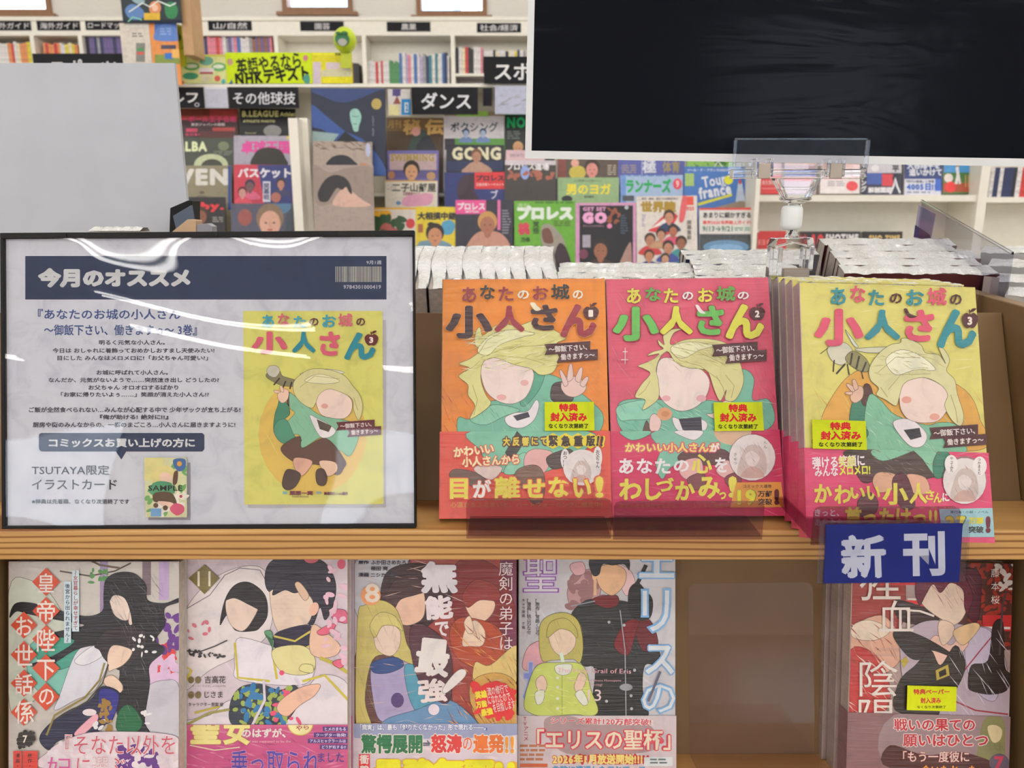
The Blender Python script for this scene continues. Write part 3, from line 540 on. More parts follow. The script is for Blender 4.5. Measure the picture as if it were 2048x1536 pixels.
card('blue_pamphlet', 'small blue and cream booklet standing left of the dance card', 'booklet', 777, 178, 822, 232, 2.93, 'c9c4c0', [('p', '785,178 803,178 794,196', '4a3a78'), ('r', 785, 178, 801, 192, '54487c'), ('p', '786,208 794,192 802,208', '8a5048'), ('r', 803, 198, 822, 230, '2f7cb4'), ('r', 809, 205, 817, 225, 'cfd8e0'), ('t', '2', 811, 208, 816, 222, '2f6ca4', .04), ('r', 778, 210, 798, 231, 'd8cf9a')])
bn = thing('text_banner', 'long lime and yellow banner with bold black text on top of the rack', 'banner', T(0, 0, 0))
card('lime_panel', '', '', 455, 105, 626, 168, 2.98, 'bcd21e', [('t', '英語やるなら', 472, 110, 602, 146, '1e2218', .03, -7), ('t', 'NHKテキスト', 470, 137, 618, 166, '15180f', .05, -5), ('e', 460, 124, 6, 7, 'b0907a'), ('e', 611, 116, 5, 6, 'c07880'), ('b', '606,155 616,148 620,158 618,167 610,166', '4a8a7a'), ('p', '458,168 464,158 466,168', '2a5a8a')], parent=bn)
card('pale_panel', '', '', 361, 109, 454.5, 168, 2.98, 'c8cc8c', [('r', 361, 109, 455, 114, 'b8b858'), ('e', 383, 133, 16, 8, '5a9a58'), ('e', 381, 152, 16, 7, '3f8a68'), ('e', 413, 122, 14, 9, '6aa08c'), ('e', 438, 134, 15, 9, '6aa468'), ('e', 383, 132, 12, 4, 'd0d4c4'), ('e', 437, 133, 11, 4, 'd0d8c4'), ('r', 398, 136, 428, 146, 'd2cccc'), ('r', 400, 144, 426, 148, 'a04a54'), ('lines', 404, 150, 424, 166, 4, 'c8b8c0', 3), ('e', 435, 157, 6, 6, 'c05a50'), ('e', 447, 163, 4, 5, '4aa0a0'), ('e', 366, 165, 2, 3, 'b0503c')], parent=bn)
card('yellow_panel', '', '', 626.5, 105, 706, 168, 2.98, 'cfc632', [('r', 626, 105, 706, 110, 'e0dc3a'), ('r', 626, 124, 642, 168, 'c4b6c0'), ('r', 652, 125, 680, 139, 'cdbcc4'), ('r', 682, 124, 702, 148, 'cfc0c8'), ('r', 644, 140, 704, 153, 'c8c4a4'), ('r', 646, 154, 704, 167, 'dcd230'), ('t', '定期購読', 670, 106, 694, 111, '3a3a20', .03)], parent=bn)
for (u, v, r, side, zb) in ((357, 74, 20, 'left', 103), (690, 80, 21, 'right', 106)):
    Y = 2.95; c = at(u, v, Y); rr = r / FPX * Y * 1.0
    t = thing('lime_ball', 'lime yellow ball ornament with green leaf, at the %s end of the banner' % side, 'ornament', T(c.x, c.y, c.z), 'lime ball ornaments on the banner')
    m = MB().lathe([(rr * math.sin(a) * (1 if a < 1.6 else 1), -rr * 1.1 * math.cos(a)) for a in [math.pi * i / 14 + .001 for i in range(15)]], 24); m.build('ball', plain('lime_plastic', 'b8cc1c', .4), t)
    zz = at(u, zb + 30, Y).z - c.z; MB().box(-rr * .45, .0, zz, rr * .45, .01, -rr * .6).build('stem', plain('lime_card', 'c0cc30', .5), t)
    for k, (dx, dz, w, h, colr) in enumerate(((-.05, -.12, .62, .55, '1f6a3c'), (-.02, -.38, .40, .30, 'a8a49c'), (-.35, .35, .22, .12, '2a6a34'), (.2, .38, .25, .12, '2a6a34'))):
        q = MB(); n = 16; dd = -rr * (1.0 - .14 * k) - .001 if k < 2 else -rr * .92
        q.prism([(dx * rr + w * rr * math.cos(6.283 * i / n), dz * rr + h * rr * math.sin(6.283 * i / n)) for i in range(n)], -rr * 1.02 - .002 * k, -rr * .55); q.build('leaf_patch' if k != 1 else 'grey_patch', plain('patch_%d' % k, colr, .5), t)
card('black_sign', 'black sign with white kana standing on the rack beside the big black sign', 'sign', 968, 113, 1120, 167, 2.96, '15161a', [('t', 'スポーツ', 989, 124, 1140, 160, 'd8d8d8', .02)])
card('black_sign', 'black sign mostly hidden behind the pale grey board at left', 'sign', 72, 107, 256, 168, 2.96, '17171b', [('t', 'スポーツ', 100, 118, 232, 158, 'c8c8cc', .02)])
st = thing('display_board', 'upright colourful display board wrapped in clear film at the upper left', 'display board', T(0, 0, 0))
card('dark_panel', '', '', 246, -60, 364, 46, 2.86, '343c40', [('b', '250,20 262,8 280,14 290,30 276,40 258,36', '5a78a8'), ('e', 310, 16, 12, 14, 'c8845c'), ('e', 310, 16, 6, 7, 'd8b49c'), ('r', 288, 26, 320, 40, 'c8a43c'), ('b', '330,10 346,4 356,20 350,36 334,34', '3a7a50'), ('r', 248, 40, 366, 46, '232a38'), ('b', '264,0 276,-6 290,2 280,10', '8aa0a8'), ('s', '258,24 285,6 300,14 316,2 340,12 352,6', 2.5, 'd8e0da'), ('s', '256,44 266,34 284,40', 2, '8ad0a0')], parent=st)
card('white_panel', '', '', 251, 46, 309, 170, 2.87, 'c8c0b4', [('r', 251, 46, 309, 54, 'd8d4cc'), ('lines', 264, 66, 290, 76, 2, '6a6660', 4), ('r', 272, 86, 290, 124, '7a7a74'), ('r', 274, 96, 288, 102, '4a8a5a'), ('r', 274, 104, 288, 109, 'c0544a')], parent=st)
card('picture_panel', '', '', 309.5, 46, 364, 170, 2.87, 'd08850', [('r', 309, 46, 364, 80, '4a6aa8'), ('b', '310,80 316,54 336,48 356,60 364,80', '5a78b4'), ('lines', 320, 56, 342, 72, 3, '8aa0cc', 3), ('r', 322, 90, 352, 98, '4a4a5a'), ('r', 310, 109, 364, 128, '7a8a48'), ('r', 330, 106, 348, 118, '3a6ab0'), ('r', 344, 98, 364, 116, 'd8a860')], parent=st)
pb('side_post', 364, -60, 384, 110, 2.88, 2.98, plain('light_brown_post', 'b8936a', .6), st)
# ---------------------------------------------------------------- shelf unit right of the rack
su = thing('shelf_unit', 'cream shelf unit with baseball books, right of the magazine rack', 'shelf', T(0, 0, 0))
Y1 = 2.82
def sb(n, *a, **k): return rb(n, *a, parent=su, **k)
sb('back_panel', 1520, 100, 2400, 900, 3.00, 3.02)
sb('shelf_board', 1520, 390, 1955, 403, Y1, 2.999); sb('shelf_board', 1974, 394, 2400, 405, Y1, 2.999)
sb('shelf_board', 1520, 500, 2400, 512, Y1, 2.999); sb('shelf_board', 1520, 190, 2400, 200, Y1, 2.999)
sb('upright', 1955.5, 100, 1973.5, 900, Y1 - .01, 2.999); sb('upright', 2300, 100, 2318, 900, Y1 - .01, 2.999)
for i in range(9):
    for (u, Y) in ((1930, 2.93), (1948, 2.87)):
        v = 410 + i * 11; a = at(1955.3, v, Y); MB().box(a.x - .0012, Y, a.z - .004, a.x - .0002, Y + .006, a.z + .004).build('peg_hole', 'black', su)
SB = 'baseball books shown face out on the shelf unit'
def sbk(label, x0, yt, x1, yb, bg, items, lean=10, Y=2.90, **k):
    Mx, w = place((x0, yb), (x1, yb), at(x0, yb, Y - .03), lean); h = wpx(Mx, x0, yt)[1]; o = thing('book', label, 'book', Mx, SB)
    pr = Print(Mx, (0, 0, w, h), 1.35, 6e-5); pr.box3(0, 0, 0, w, .001, h, bg); pr.box3(0, .014, 0, w, .015, h, bg); pr.draw(items); pr.build('cover', 'mag', o)
    MB().box(.001, .0012, .001, w - .001, .0138, h - .002).build('page_block', 'pages', o); return o
sbk('red and white book partly behind the clear clip', 1521, 300, 1562, 388, 'b83436', [('r', 1521, 300, 1562, 350, 'c8a8a4'), ('t', '永久保存版', 1524, 360, 1556, 370, 'e8c8c4', .02), ('r', 1524, 376, 1558, 378, 'd88884')])
sbk('blue and pink book behind the neck of the clear clip', 1568, 300, 1632, 388, 'b8a0a8', [('r', 1568, 340, 1632, 352, '4a5aa0'), ('r', 1568, 355, 1632, 362, 'c05a5c'), ('r', 1568, 322, 1632, 332, 'd4b4a4')])
sbk('white book with faint pink title and red round mark', 1640, 300, 1719, 387, 'd8d0d0', [('t', 'Baseball Life', 1648, 350, 1715, 359, 'd08a94', .03), ('e', 1704, 372, 12, 10, 'c8484c'), ('lines', 1655, 362, 1690, 374, 3, '9a949c', 5), ('r', 1640, 320, 1719, 340, 'd8a890')])
sbk('black pitching anatomy book with white lettering', 1722, 300, 1803, 390, '2e3040', [('r', 1734, 300, 1803, 346, 'b8b4bc'), ('r', 1734, 346, 1765, 369, '3a5090'), ('r', 1764, 348, 1786, 372, 'b83a44'), ('v', 'ピッチング', 1727, 322, 384, 12, 'e0dfe4', .04), ('t', '解剖図鑑', 1736, 374, 1784, 386, 'e2e0e4', .05), ('v', '平の', 1791, 328, 364, 15, '24242c', .04), ('s', '1780,388 1788,370 1790,356 1794,372 1800,386', 4, 'd8d8dc'), ('e', 1750, 336, 8, 7, 'd0cdd0')])
sbk('navy book with a white band and large blue numerals', 1808, 300, 1883, 391, '2c3a6c', [('t', '大谷翔平を', 1814, 324, 1880, 338, 'dcdfe8', .05), ('t', '追いかけて', 1818, 337, 1884, 352, 'e0e2ea', .05), ('r', 1808, 358, 1882, 391, 'c9cbd8'), ('t', '『時代の歓喜』に密着', 1812, 360, 1868, 366, '3a3a44', .03), ('t', '4005日!!', 1813, 367, 1872, 381, '2a58a8', .06), ('lines', 1814, 383, 1860, 389, 1, '7a7a8a', 3), ('r', 1870, 358, 1882, 382, '3a5cb0')])
sbk('book with a baseball pitch photograph and red round mark', 1886, 300, 1954, 388, '4a6a3c', [('r', 1886, 318, 1954, 345, '4a8ac0'), ('r', 1886, 345, 1954, 356, '3f6a38'), ('r', 1886, 366, 1954, 384, '9a4a34'), ('e', 1897, 356, 9, 9, 'e0d4d0'), ('e', 1901, 374, 11, 11, 'cf3a38'), ('s', '1914,334 1916,350 1912,368', 6, 'd8d4d4'), ('s', '1917,350 1920,368', 4, 'd8d4d4'), ('e', 1915, 330, 4, 4, 'a87a50')] + [('r', 1930 + 6 * i, 350, 1932 + 6 * i, 374, 'b89068') for i in range(4)])
row('right of the baseball books', 'spines at the right end of the shelf unit', 1976, 2130, 394, 334, ['white', 'navy', 'white', 'navy', 'navy', 'black', 'white', 'red', 'red', 'navy', 'white', 'teal'], 9, Y=2.86, seed=21, dep=.12, jit=2)
LB = 'baseball books in the lower compartment of the shelf unit'
sbk('red book standing at the left of the lower compartment', 1514, 462, 1571, 540, 'b52c2e', [('t', '日韓', 1517, 479, 1550, 490, 'd88a84', .02)], Y=2.93)
sbk('black book with a large red numeral one and zero', 1598, 463, 1649, 540, '262024', [('t', '10', 1624, 468, 1648, 498, 'c83438', .08), ('t', '10', 1600, 468, 1614, 490, '8a2a2c', .05)], Y=2.93)
sbk('black book with white capitals below the shelf board', 1650, 463, 1719, 540, '1d1b20', [('t', 'SHOTIME', 1650, 468, 1717, 483, 'd8d4d6', .07)], Y=2.935)
sbk('black book with gold capitals below the shelf board', 1723, 463, 1803, 540, '1e1c1e', [('t', 'SHO-TIME', 1738, 470, 1800, 484, 'c0a468', .08)], Y=2.94)
# ---------------------------------------------------------------- wooden display stand in front
ds = thing('display_stand', 'pine and brown fibreboard display stand holding two rows of comics', 'display stand', T(0, 0, 0))
def d(y, z): return z + CH
XL, XR = -.62, .95
ZS = -.228; YE = .520
MB().box(XL, YE, CH - .2515, XR, .602, CH + ZS).build('ledge_board', 'pine', ds, bevel=.0015)
# slanted back panel above the ledge
def slant(y0, z0, lean, ln, th, x0, x1, name, mat, parent=ds):
    s, c = math.sin(R(lean)), math.cos(R(lean)); q = [(y0, z0 + CH), (y0 + th * c, z0 - th * s + CH), (y0 + s * ln + th * c, z0 + c * ln - th * s + CH), (y0 + s * ln, z0 + c * ln + CH)]
    return MB().prism(q, x0, x1, 'x').build(name, mat, parent, bevel=.0006)
slant(.5774, ZS, 22, .1545, .009, XL, .4065, 'back_panel', 'mdf')
slant(.5665, -.4525, 12.9, .22, .009, XL, XR, 'lower_back_panel', 'mdf')
MB().box(XL, .40, CH - .474, XR, .62, CH - .4525).build('lower_board', 'pine', ds, bevel=.0015)
MB().prism([(.50, CH - .2275), (.50, CH - .13), (.60, CH - .077), (.80, CH - .066), (.80, CH - .2275)], .4072, .4192, 'x').build('divider', 'mdf', ds, bevel=.001)
for x in (-.389, .414): MB().box(x - .006, .49, CH - .4525, x + .006, .60, CH - .252).build('lower_divider', 'mdf', ds)
MB().box(XL, .602, CH - .275, XR, .90, CH - .262).build('rear_board', 'pine', ds)
for x in (XL, XR - .02): MB().box(x, .41, 0, x + .02, .90, CH - .476).build('side_panel', 'pine', ds)
MB().box(XL + .02, .56, .1, XR - .02, .575, CH - .476).build('front_panel', 'mdf', ds)
# ---------------------------------------------------------------- comics
def book(Mx, w, h, t, label, group, cover_items=None, bg='d08a30', back=None, band=None, sticker=None, art=None, print_=True, name='comic_book', wrap=True, pages='pages', gain=.98, spine=None, lip=None):
    """local frame: x across the cover, z up, -y out of the front cover"""
    o = thing(name, label, 'comic book', Mx, group); e = .0006; back = back or bg
    MB().box(.0008, e + .0001, .0015, w - .0015, t - e - .0001, h - .0015).build('page_block', pages, o)
    pr = Print(Mx, (0, 0, w, h), gain, 8e-6); pr.box3(0, 0, 0, w, e, h, bg); pr.box3(0, t - e, 0, w, t, h, back); pr.box3(-e, 0, 0, 0, t, h, spine or back)
    if art: pr.draw(art)
    if cover_items: pr.draw(cover_items)
    pr.build('cover', 'wrap', o)
    if band:
        (bh, bcol, bitems, bart) = band; y0 = -.0012 - 1.6e-5 * 10
        pb_ = Print(Mx, (-.0004, -.0002, w + .0006, bh), gain, 8e-6, y0=y0)
        pb_.box3(-.0012, y0, -.0002, w + .0006, y0 + .0003, bh, bcol); pb_.box3(-.0012, t + .0003, -.0002, w + .0006, t + .0006, bh, bcol); pb_.box3(-.0014, y0, -.0002, -.0010, t + .0006, bh, bcol)
        if bart: pb_.draw(bart)
        pb_.draw(bitems); pb_.build('paper_band', 'wrap', o)
    if sticker:
        (sx0, sy0, sx1, sy1, sitems, roll) = sticker; y0 = -.0012 - 1.6e-5 * 110
        a, b = wpx(Mx, sx0, sy0, y0), wpx(Mx, sx1, sy1, y0); sp = Print(Mx, (a[0], b[1], b[0], a[1]), gain, 1.6e-5, y0=y0); r = .0018
        sp.box3(a[0], y0, b[1], b[0], y0 + .0002, a[1], 'c9d41e'); sp.draw(sitems); sp.build('sticker', 'paper', o)
    if wrap:        # crimped film along the top edge
        rr = random.Random(hash(label) % 1000 if False else len(label)); m = MB(); n = 26; P = []
        for i in range(n + 1):
            x = w * i / n; P.append((x, rr.uniform(.0006, .0024)))
        k = len(m.v)
        for (x, q) in P: m.v += [(x, -.0005, h - .001), (x, t * .3, h + q), (x, t * .75, h + q * .8), (x, t + .0004, h - .001)]
        for i in range(n):
            for j in range(3): a = k + i * 4 + j; m.f.append([a, a + 4, a + 5, a + 1]); m.sm.append(True)
        m.build('film_seam', 'wraptop' if wrap == 2 else 'crinkle', o)
    return o
STK = lambda cx, y, s=1.0: [('t', '特典', cx - 19 * s, y + 4, cx + 19 * s, y + 20, 'c8202c', .05), ('t', '封入済み', cx - 36 * s, y + 22, cx + 37 * s, y + 40, 'c8202c', .05), ('t', 'なくなり次第終了', cx - 40 * s, y + 44, cx + 40 * s, y + 54, '26260e', .03)]
def stack_copies(M0, n, t, w, h, shear, label, group, bg, pages='pagesd', step=(0, 0, 0), **k):
    for i in range(1, n + 1):
        Mx = Matrix.Translation(Vector(shear) * i) @ M0; book(Mx, w, h, t, label[i - 1] if isinstance(label, list) else label, group, bg=bg, pages=pages, **k)
# --- the three volumes on the ledge
GB = 'comic volumes on the ledge'
def title(rects, cols, big, bcols, oc=None, ow=.02, w=.028):
    out = []
    for ch, (x0, y0, x1, y1), c in zip('あなたのお城の', rects, cols): out.append(('t', ch, x0, y0, x1, y1, c, w, 0, oc, ow))
    for ch, (x0, y0, x1, y1), c in zip('小人さん', big, bcols): out.append(('t', ch, x0, y0, x1, y1, c, w + .02, 0, oc, ow))
    return out
def apple(x0, y0, x1, y1, n, col='4a1a1e', nc='f0e0d8'):
    w, h = x1 - x0, y1 - y0; X = lambda a: x0 + a * w; Y = lambda b: y0 + b * h
    return [('b', [(X(.5), Y(.3)), (X(.75), Y(.22)), (X(1), Y(.45)), (X(.92), Y(.8)), (X(.7), Y(1)), (X(.5), Y(.96)), (X(.3), Y(1)), (X(.08), Y(.8)), (X(0), Y(.45)), (X(.25), Y(.22))], col),
            ('s', [(X(.5), Y(.32)), (X(.46), Y(.05))], 2, col), ('b', [(X(.5), Y(.18)), (X(.65), Y(0)), (X(.9), Y(0)), (X(.7), Y(.16))], col), ('t', n, X(.34), Y(.42), X(.64), Y(.84), nc, .05)]
def ribbon(x0, y0, x1, y1, s, col='4a1f22', rot=-4):
    m = math.tan(R(-rot)) * (x1 - x0); h = (y1 - y0) - m
    return [('p', [(x0, y0 + m), (x1, y0), (x1, y0 + h), (x0, y1), (x0 + 5, (y0 + m + y1) / 2)], col), ('t', s, x0 + 8, y0 + m * .5 + h * .22, x1 - 6, y0 + m * .5 + h * .80, 'e8dcd8', .02, rot)]
# plain figure stand-ins: masses of colour only
def figure1():
    return [('scr', 885, 690, 1215, 860, 60, 60, 1.1, 'c4602c', 5, 80), ('scr', 885, 740, 960, 860, 40, 50, 1.4, 'b84f2a', 6, 75), ('scr', 1110, 700, 1215, 860, 40, 50, 1.6, 'e09a4a', 8, 60),
        ('b', '915,868 917,835 940,838 960,808 1000,800 1060,790 1068,750 1110,752 1150,778 1182,802 1206,830 1200,862 1172,875 1160,905 1130,930 1070,945 1010,950 960,930 944,890 925,884', '6fae94'),
        ('b', '1056,745 1088,745 1078,780 1050,812 1040,800', '549a80'), ('b', '940,838 985,810 1040,820 1010,832 970,850', '86c0a4'), ('p', '1035,836 1090,800 1120,862 1096,930 1040,930', '7dbaa0'),
        ('scr', 950, 800, 1180, 930, 70, 34, 1.1, '579a84', 9, 70), ('scr', 950, 800, 1180, 930, 40, 30, 1.2, '9ccab4', 19, 60),
        ('b', '1010,836 1030,826 1056,822 1072,800 1078,812 1068,840 1044,856 1018,852', 'e8e0e2'),('p', '1026,832 1056,824 1060,834 1034,842', '2f2a38'),
        ('b', '1104,772 1118,764 1140,768 1146,800 1120,806 1102,798', '4a3a38'), ('b', '1122,775 1126,760 1140,752 1160,758 1172,770 1168,784 1150,794 1132,790', 'e0bcb4'),
        ('b', '1134,762 1138,732 1144,730 1146,756', 'e0bcb4'), ('b', '1150,758 1160,736 1165,740 1160,764', 'e0bcb4'), ('b', '1160,768 1172,754 1177,758 1168,774', 'e0bcb4'), ('b', '1128,772 1119,744 1124,742 1136,766', 'e0bcb4'),
        ('b', '962,726 990,715 1040,716 1066,742 1064,770 1050,796 1024,808 995,802 972,782 962,750', 'ecd6cf'), ('e', 1003, 795, 10, 6, 'e0a8a4'), ('e', 1049, 766, 8, 6, 'e0a8a4'),
        ('b', '918,728 940,718 962,700 950,690 952,664 960,655 966,672 985,655 1008,648 1036,652 1072,640 1066,656 1098,650 1108,660 1132,676 1114,686 1116,694 1100,700 1118,706 1115,728 1104,746 1080,750 1062,738 1030,730 990,716 966,726 962,760 972,790 982,806 968,822 940,838 950,812 936,790 936,770 918,754 928,744 940,736', 'd8d28a'),
        ('b', '955,700 985,668 1030,660 1070,668 1040,676 1000,690 975,712', 'e8e4b4'), ('s', '962,716 1000,700 1060,692 1110,690', 1.2, 'a89a58'), ('s', '966,722 1000,712 1050,716 1090,728', 1.2, 'a89a58'), ('s', '958,706 975,680 1010,662', 1.2, 'a89a58'), ('s', '945,770 955,800 948,830', 1.4, 'a89a58'), ('s', '930,744 945,735 960,722', 1.1, 'a89a58'), ('scr', 930, 660, 1110, 740, 60, 40, 1.0, 'b8ae62', 10, -12), ('scr', 930, 660, 1110, 740, 40, 40, 1.0, 'f0ecc8', 11, -12)]
def legs1():
    return [('b', '944,862 960,900 975,925 1010,946 1075,948 1120,930 1170,900 1175,862', '7ab89c'), ('p', '1034,862 1010,905 1022,925 1052,880', '3e3a36'), ('b', '1008,946 1018,925 1050,905 1060,930 1030,948', '8cc4aa'),
        ('b', '1048,930 1052,908 1070,898 1100,902 1104,912 1090,944 1060,948', 'dca8a4'), ('b', '1094,914 1140,898 1146,925 1106,938', '50413c'), ('b', '948,940 960,930 1004,934 988,958 970,956', 'dcc4bc'),
        ('b', '900,945 912,938 940,942 960,950 976,966 958,978 930,966 902,956', '6a5048'), ('b', '1028,952 1040,936 1070,930 1086,944 1090,975 1082,1006 1062,1004 1052,980 1030,972', '75584a')]
def sketch(cx, cy, rx, ry, seed=1):      # small round picture in one brown tone
    return [('e', cx, cy, rx, ry, 'e4dad8'), ('b', [(cx - rx * .6, cy + ry * .8), (cx - rx * .5, cy), (cx - rx * .2, cy - ry * .5), (cx + rx * .3, cy - ry * .5), (cx + rx * .6, cy), (cx + rx * .5, cy + ry * .8)], 'cdbab4'), ('b', [(cx - rx * .3, cy - ry * .1), (cx, cy - ry * .28), (cx + rx * .32, cy), (cx + rx * .12, cy + ry * .36), (cx - rx * .2, cy + ry * .3)], 'e2d4d0'), ('b', [(cx - rx * .5, cy + ry * .85), (cx - rx * .2, cy + ry * .45), (cx + rx * .25, cy + ry * .45), (cx + rx * .5, cy + ry * .85)], 'c8a49a'),
            ('scr', cx - rx * .55, cy - ry * .6, cx + rx * .55, cy + ry * .6, 26, rx * .5, 1, '9a7a74', seed, 70)]
def chars(s, rects, col, w=.06, oc=None, ow=.03): return [('t', c, *r, col if isinstance(col, str) else col[i], w, 0, oc, ow) for i, (c, r) in enumerate(zip(s, rects))]
t1 = title([(924, 575, 953, 605), (960, 571, 990, 600), (997, 574, 1027, 603), (1035, 581, 1058, 599), (1065, 573, 1097, 601), (1102, 569, 1139, 600), (1145, 581, 1166, 599)], ['8a2a32', '2f2624', '8a2a32', 'e8dfc8', '8a2a32', '2f2624', 'e8dfc8'],
           [(891, 612, 985, 678), (989, 612, 1049, 665), (1061, 610, 1115, 662), (1120, 609, 1193, 676)], ['3a1a22', '8f2636', '3a1a22', '8f2636'], 'e0a060', .014)
b1b = [('scr', 884, 866, 1220, 1034, 50, 40, 1.0, 'c03a34', 12, 85)] + outlined(legs1()) + chars('大反響にて', [(1006, 874, 1020, 892), (1025, 874, 1039, 892), (1044, 874, 1058, 892), (1063, 875, 1076, 890), (1081, 875, 1094, 890)], 'd8c04a', .05, '5a3028', .16) + \
      [('p', [(x + 11, 866), (x + 24, 873), (x + 24, 891), (x + 11, 898), (x - 2, 891), (x - 2, 873)], 'dcc83a') for x in (1095, 1120, 1145, 1170)] + chars('緊急重版', [(1097, 871, 1116, 893), (1122, 871, 1141, 893), (1147, 871, 1166, 893), (1172, 871, 1190, 893)], '3a2622', .05) + \
      [('t', '!!', 1193, 872, 1206, 893, '3a2622', .06, 8, 'dcc83a', .06), ('t', 'かわいい', 907, 891, 988, 911, 'e8d8a8', .04, -6, 'd06050', .08), ('t', '小人さんから', 924, 911, 1039, 932, 'e8d8a8', .04, -3, 'd06050', .08), ('e', 1164, 935, 38, 36, 'e2d6d4'), ('e', 1130, 918, 9, 20, 'e8e0de'), ('e', 1195, 915, 9, 22, 'e8e0de')] + sketch(1162, 938, 32, 30, 3) + \
      [('v', 'おつ!!', 1130, 902, 936, 9, '4a3a3a', .02), ('v', 'お父ちゃん', 1195, 900, 936, 8, '4a3a3a', .02)] + \
      chars('目が離せない!', [(900, 957, 936, 998), (946, 959, 983, 996), (989, 953, 1040, 997), (1046, 958, 1090, 996), (1096, 954, 1138, 995), (1146, 957, 1182, 996), (1190, 952, 1207, 996)], ['e0d052', 'e8e4e0', 'e0d052', 'e0d052', 'e0d052', 'e0d052', 'e0d052'], .035, 'd8604a', .05) + [('t', '心温まるふるまいと、ハートウォーミングに爆走中!', 901, 1004, 1204, 1015, 'c88a4a', .02)]
M1, w1 = place((882, 1037), (1222, 1035), at_z(882, 1037, -.2245), 22); h1 = .1835
book(M1, w1, h1, .014, 'orange comic volume one, leftmost of the three blonde figure comics', GB, art=[('r', 885, 565, 1215, 700, 'e0862a')] + outlined(figure1()), cover_items=t1 + apple(1166, 607, 1197, 640, '1') + ribbon(1089, 683, 1180, 711, '～御飯下さい、') + ribbon(1113, 699, 1195, 726, '働きますっ～') + [('b', '1060,608 1068,606 1074,612 1082,620 1070,622', 'e8dcc0')], bg='de8230', back='c87030', band=(wpx(M1, 1000, 863)[1], 'd24f42', b1b, None), sticker=(1089, 804, 1189, 861, STK(1137, 803), 0), spine='8a5a34')
def figure2():
    return [('scr', 1215, 690, 1560, 860, 70, 60, 1.1, 'b83a50', 25, 80), ('scr', 1215, 600, 1560, 860, 60, 60, 1.0, 'd87a88', 26, 70), ('scr', 1480, 680, 1560, 860, 40, 60, 1.4, 'c8404a', 28, 82),
        ('b', '1240,805 1235,845 1262,876 1300,870 1330,885 1470,880 1545,850 1538,800 1505,800 1508,760 1496,742 1480,744 1470,800 1400,800 1330,800 1285,798', '74b29a'), ('b', '1240,840 1236,812 1300,800 1330,822 1300,838 1262,840', '8cc8ae'), ('scr', 1240, 800, 1540, 870, 60, 34, 1.1, '5a9c86', 29, 40), ('scr', 1300, 800, 1540, 870, 40, 30, 1.2, 'a4d0bc', 29, 20),
        ('b', '1345,835 1370,842 1400,838 1415,850 1402,872 1390,880 1365,868 1350,855', 'e6dee0'), ('p', '1357,838 1402,834 1404,862 1385,866 1365,860', '33303c'), ('b', '1292,842 1300,852 1320,866 1300,884 1285,872', '5a4038'), ('b', '1300,835 1310,828 1322,842 1316,862 1300,860', 'e4c4bc'), ('e', 1329, 828, 15, 13, 'd69a72'), ('e', 1330, 828, 8, 6, 'c4845c'),
        ('b', '1448,802 1464,806 1455,828 1430,838 1412,828 1426,826', 'e4ccc4'),
        ('b', '1316,726 1340,716 1395,735 1418,760 1412,792 1390,815 1358,822 1328,805 1314,775', 'ecd8d0'), ('e', 1332, 797, 9, 6, 'e2a8ac'), ('e', 1402, 797, 10, 7, 'e2a8ac'),
        ('b', '1276,732 1300,722 1318,708 1294,712 1306,704 1326,698 1318,690 1316,680 1328,690 1326,672 1340,660 1364,658 1348,666 1340,682 1344,690 1370,680 1410,678 1450,686 1472,710 1484,740 1486,768 1470,800 1450,800 1452,780 1440,802 1428,780 1416,745 1400,738 1376,736 1350,724 1336,704 1322,712 1312,738 1316,760 1318,790 1310,805 1285,820 1290,800 1270,794 1282,770 1300,748 1288,738', 'd6cf90'),
        ('b', '1342,694 1380,684 1430,692 1400,700 1370,716 1350,712', 'e6e2b8'), ('s', '1338,702 1360,722 1400,732 1440,762', 1.2, 'a89c62'), ('s', '1346,694 1400,706 1450,730', 1.2, 'a89c62'), ('s', '1296,724 1320,712 1334,702', 1.2, 'a89c62'), ('s', '1300,762 1290,780 1276,792', 1.2, 'a89c62'), ('s', '1450,750 1468,772 1462,796', 1.4, 'a89c62'), ('s', '1432,752 1446,776 1450,796', 1.4, 'a89c62'), ('scr', 1345, 685, 1470, 740, 40, 36, 1, 'b8ac6c', 30, 25), ('s', '1245,704 1255,704', 1.5, 'f0dce0'), ('s', '1250,696 1250,712', 1.5, 'f0dce0'), ('s', '1242,720 1256,720', 1.5, 'f0dce0'), ('s', '1250,712 1250,728', 1.5, 'f0dce0')]
def legs2():
    return [('b', '1240,862 1262,880 1290,874 1300,862', '7ab89c'), ('b', '1310,862 1320,900 1312,930 1325,958 1350,930 1440,920 1500,900 1470,862', '7db69e'), ('b', '1355,915 1385,896 1450,900 1455,925 1380,930', '5c3c3c'), ('e', 1465, 862, 38, 28, 'd4b090'), ('b', '1358,938 1372,920 1400,918 1405,945 1385,960 1366,955', 'e0aca8'), ('b', '1432,940 1455,920 1470,945 1450,956', 'dcaca8'), ('b', '1374,958 1406,945 1410,970 1390,980', '7a4448'), ('b', '1450,955 1475,945 1482,965 1460,975', '7a3a44'), ('b', '1350,862 1362,872 1390,880 1405,862', 'e6dee0')]
t2 = title([(1253, 577, 1282, 608), (1290, 575, 1322, 603), (1327, 577, 1356, 607), (1364, 584, 1386, 601), (1395, 577, 1427, 605), (1432, 573, 1470, 603), (1474, 584, 1497, 600)], ['d8cc50', '5a9a44', 'd8cc50', 'ecdfe0', 'd8cc50', '5a9a44', 'ecdfe0'],
           [(1225, 614, 1317, 683), (1319, 613, 1385, 670), (1393, 612, 1447, 671), (1450, 609, 1527, 679)], ['62b050', 'd6d24c', '62b050', 'd6d24c'], '8a3a3e', .02)
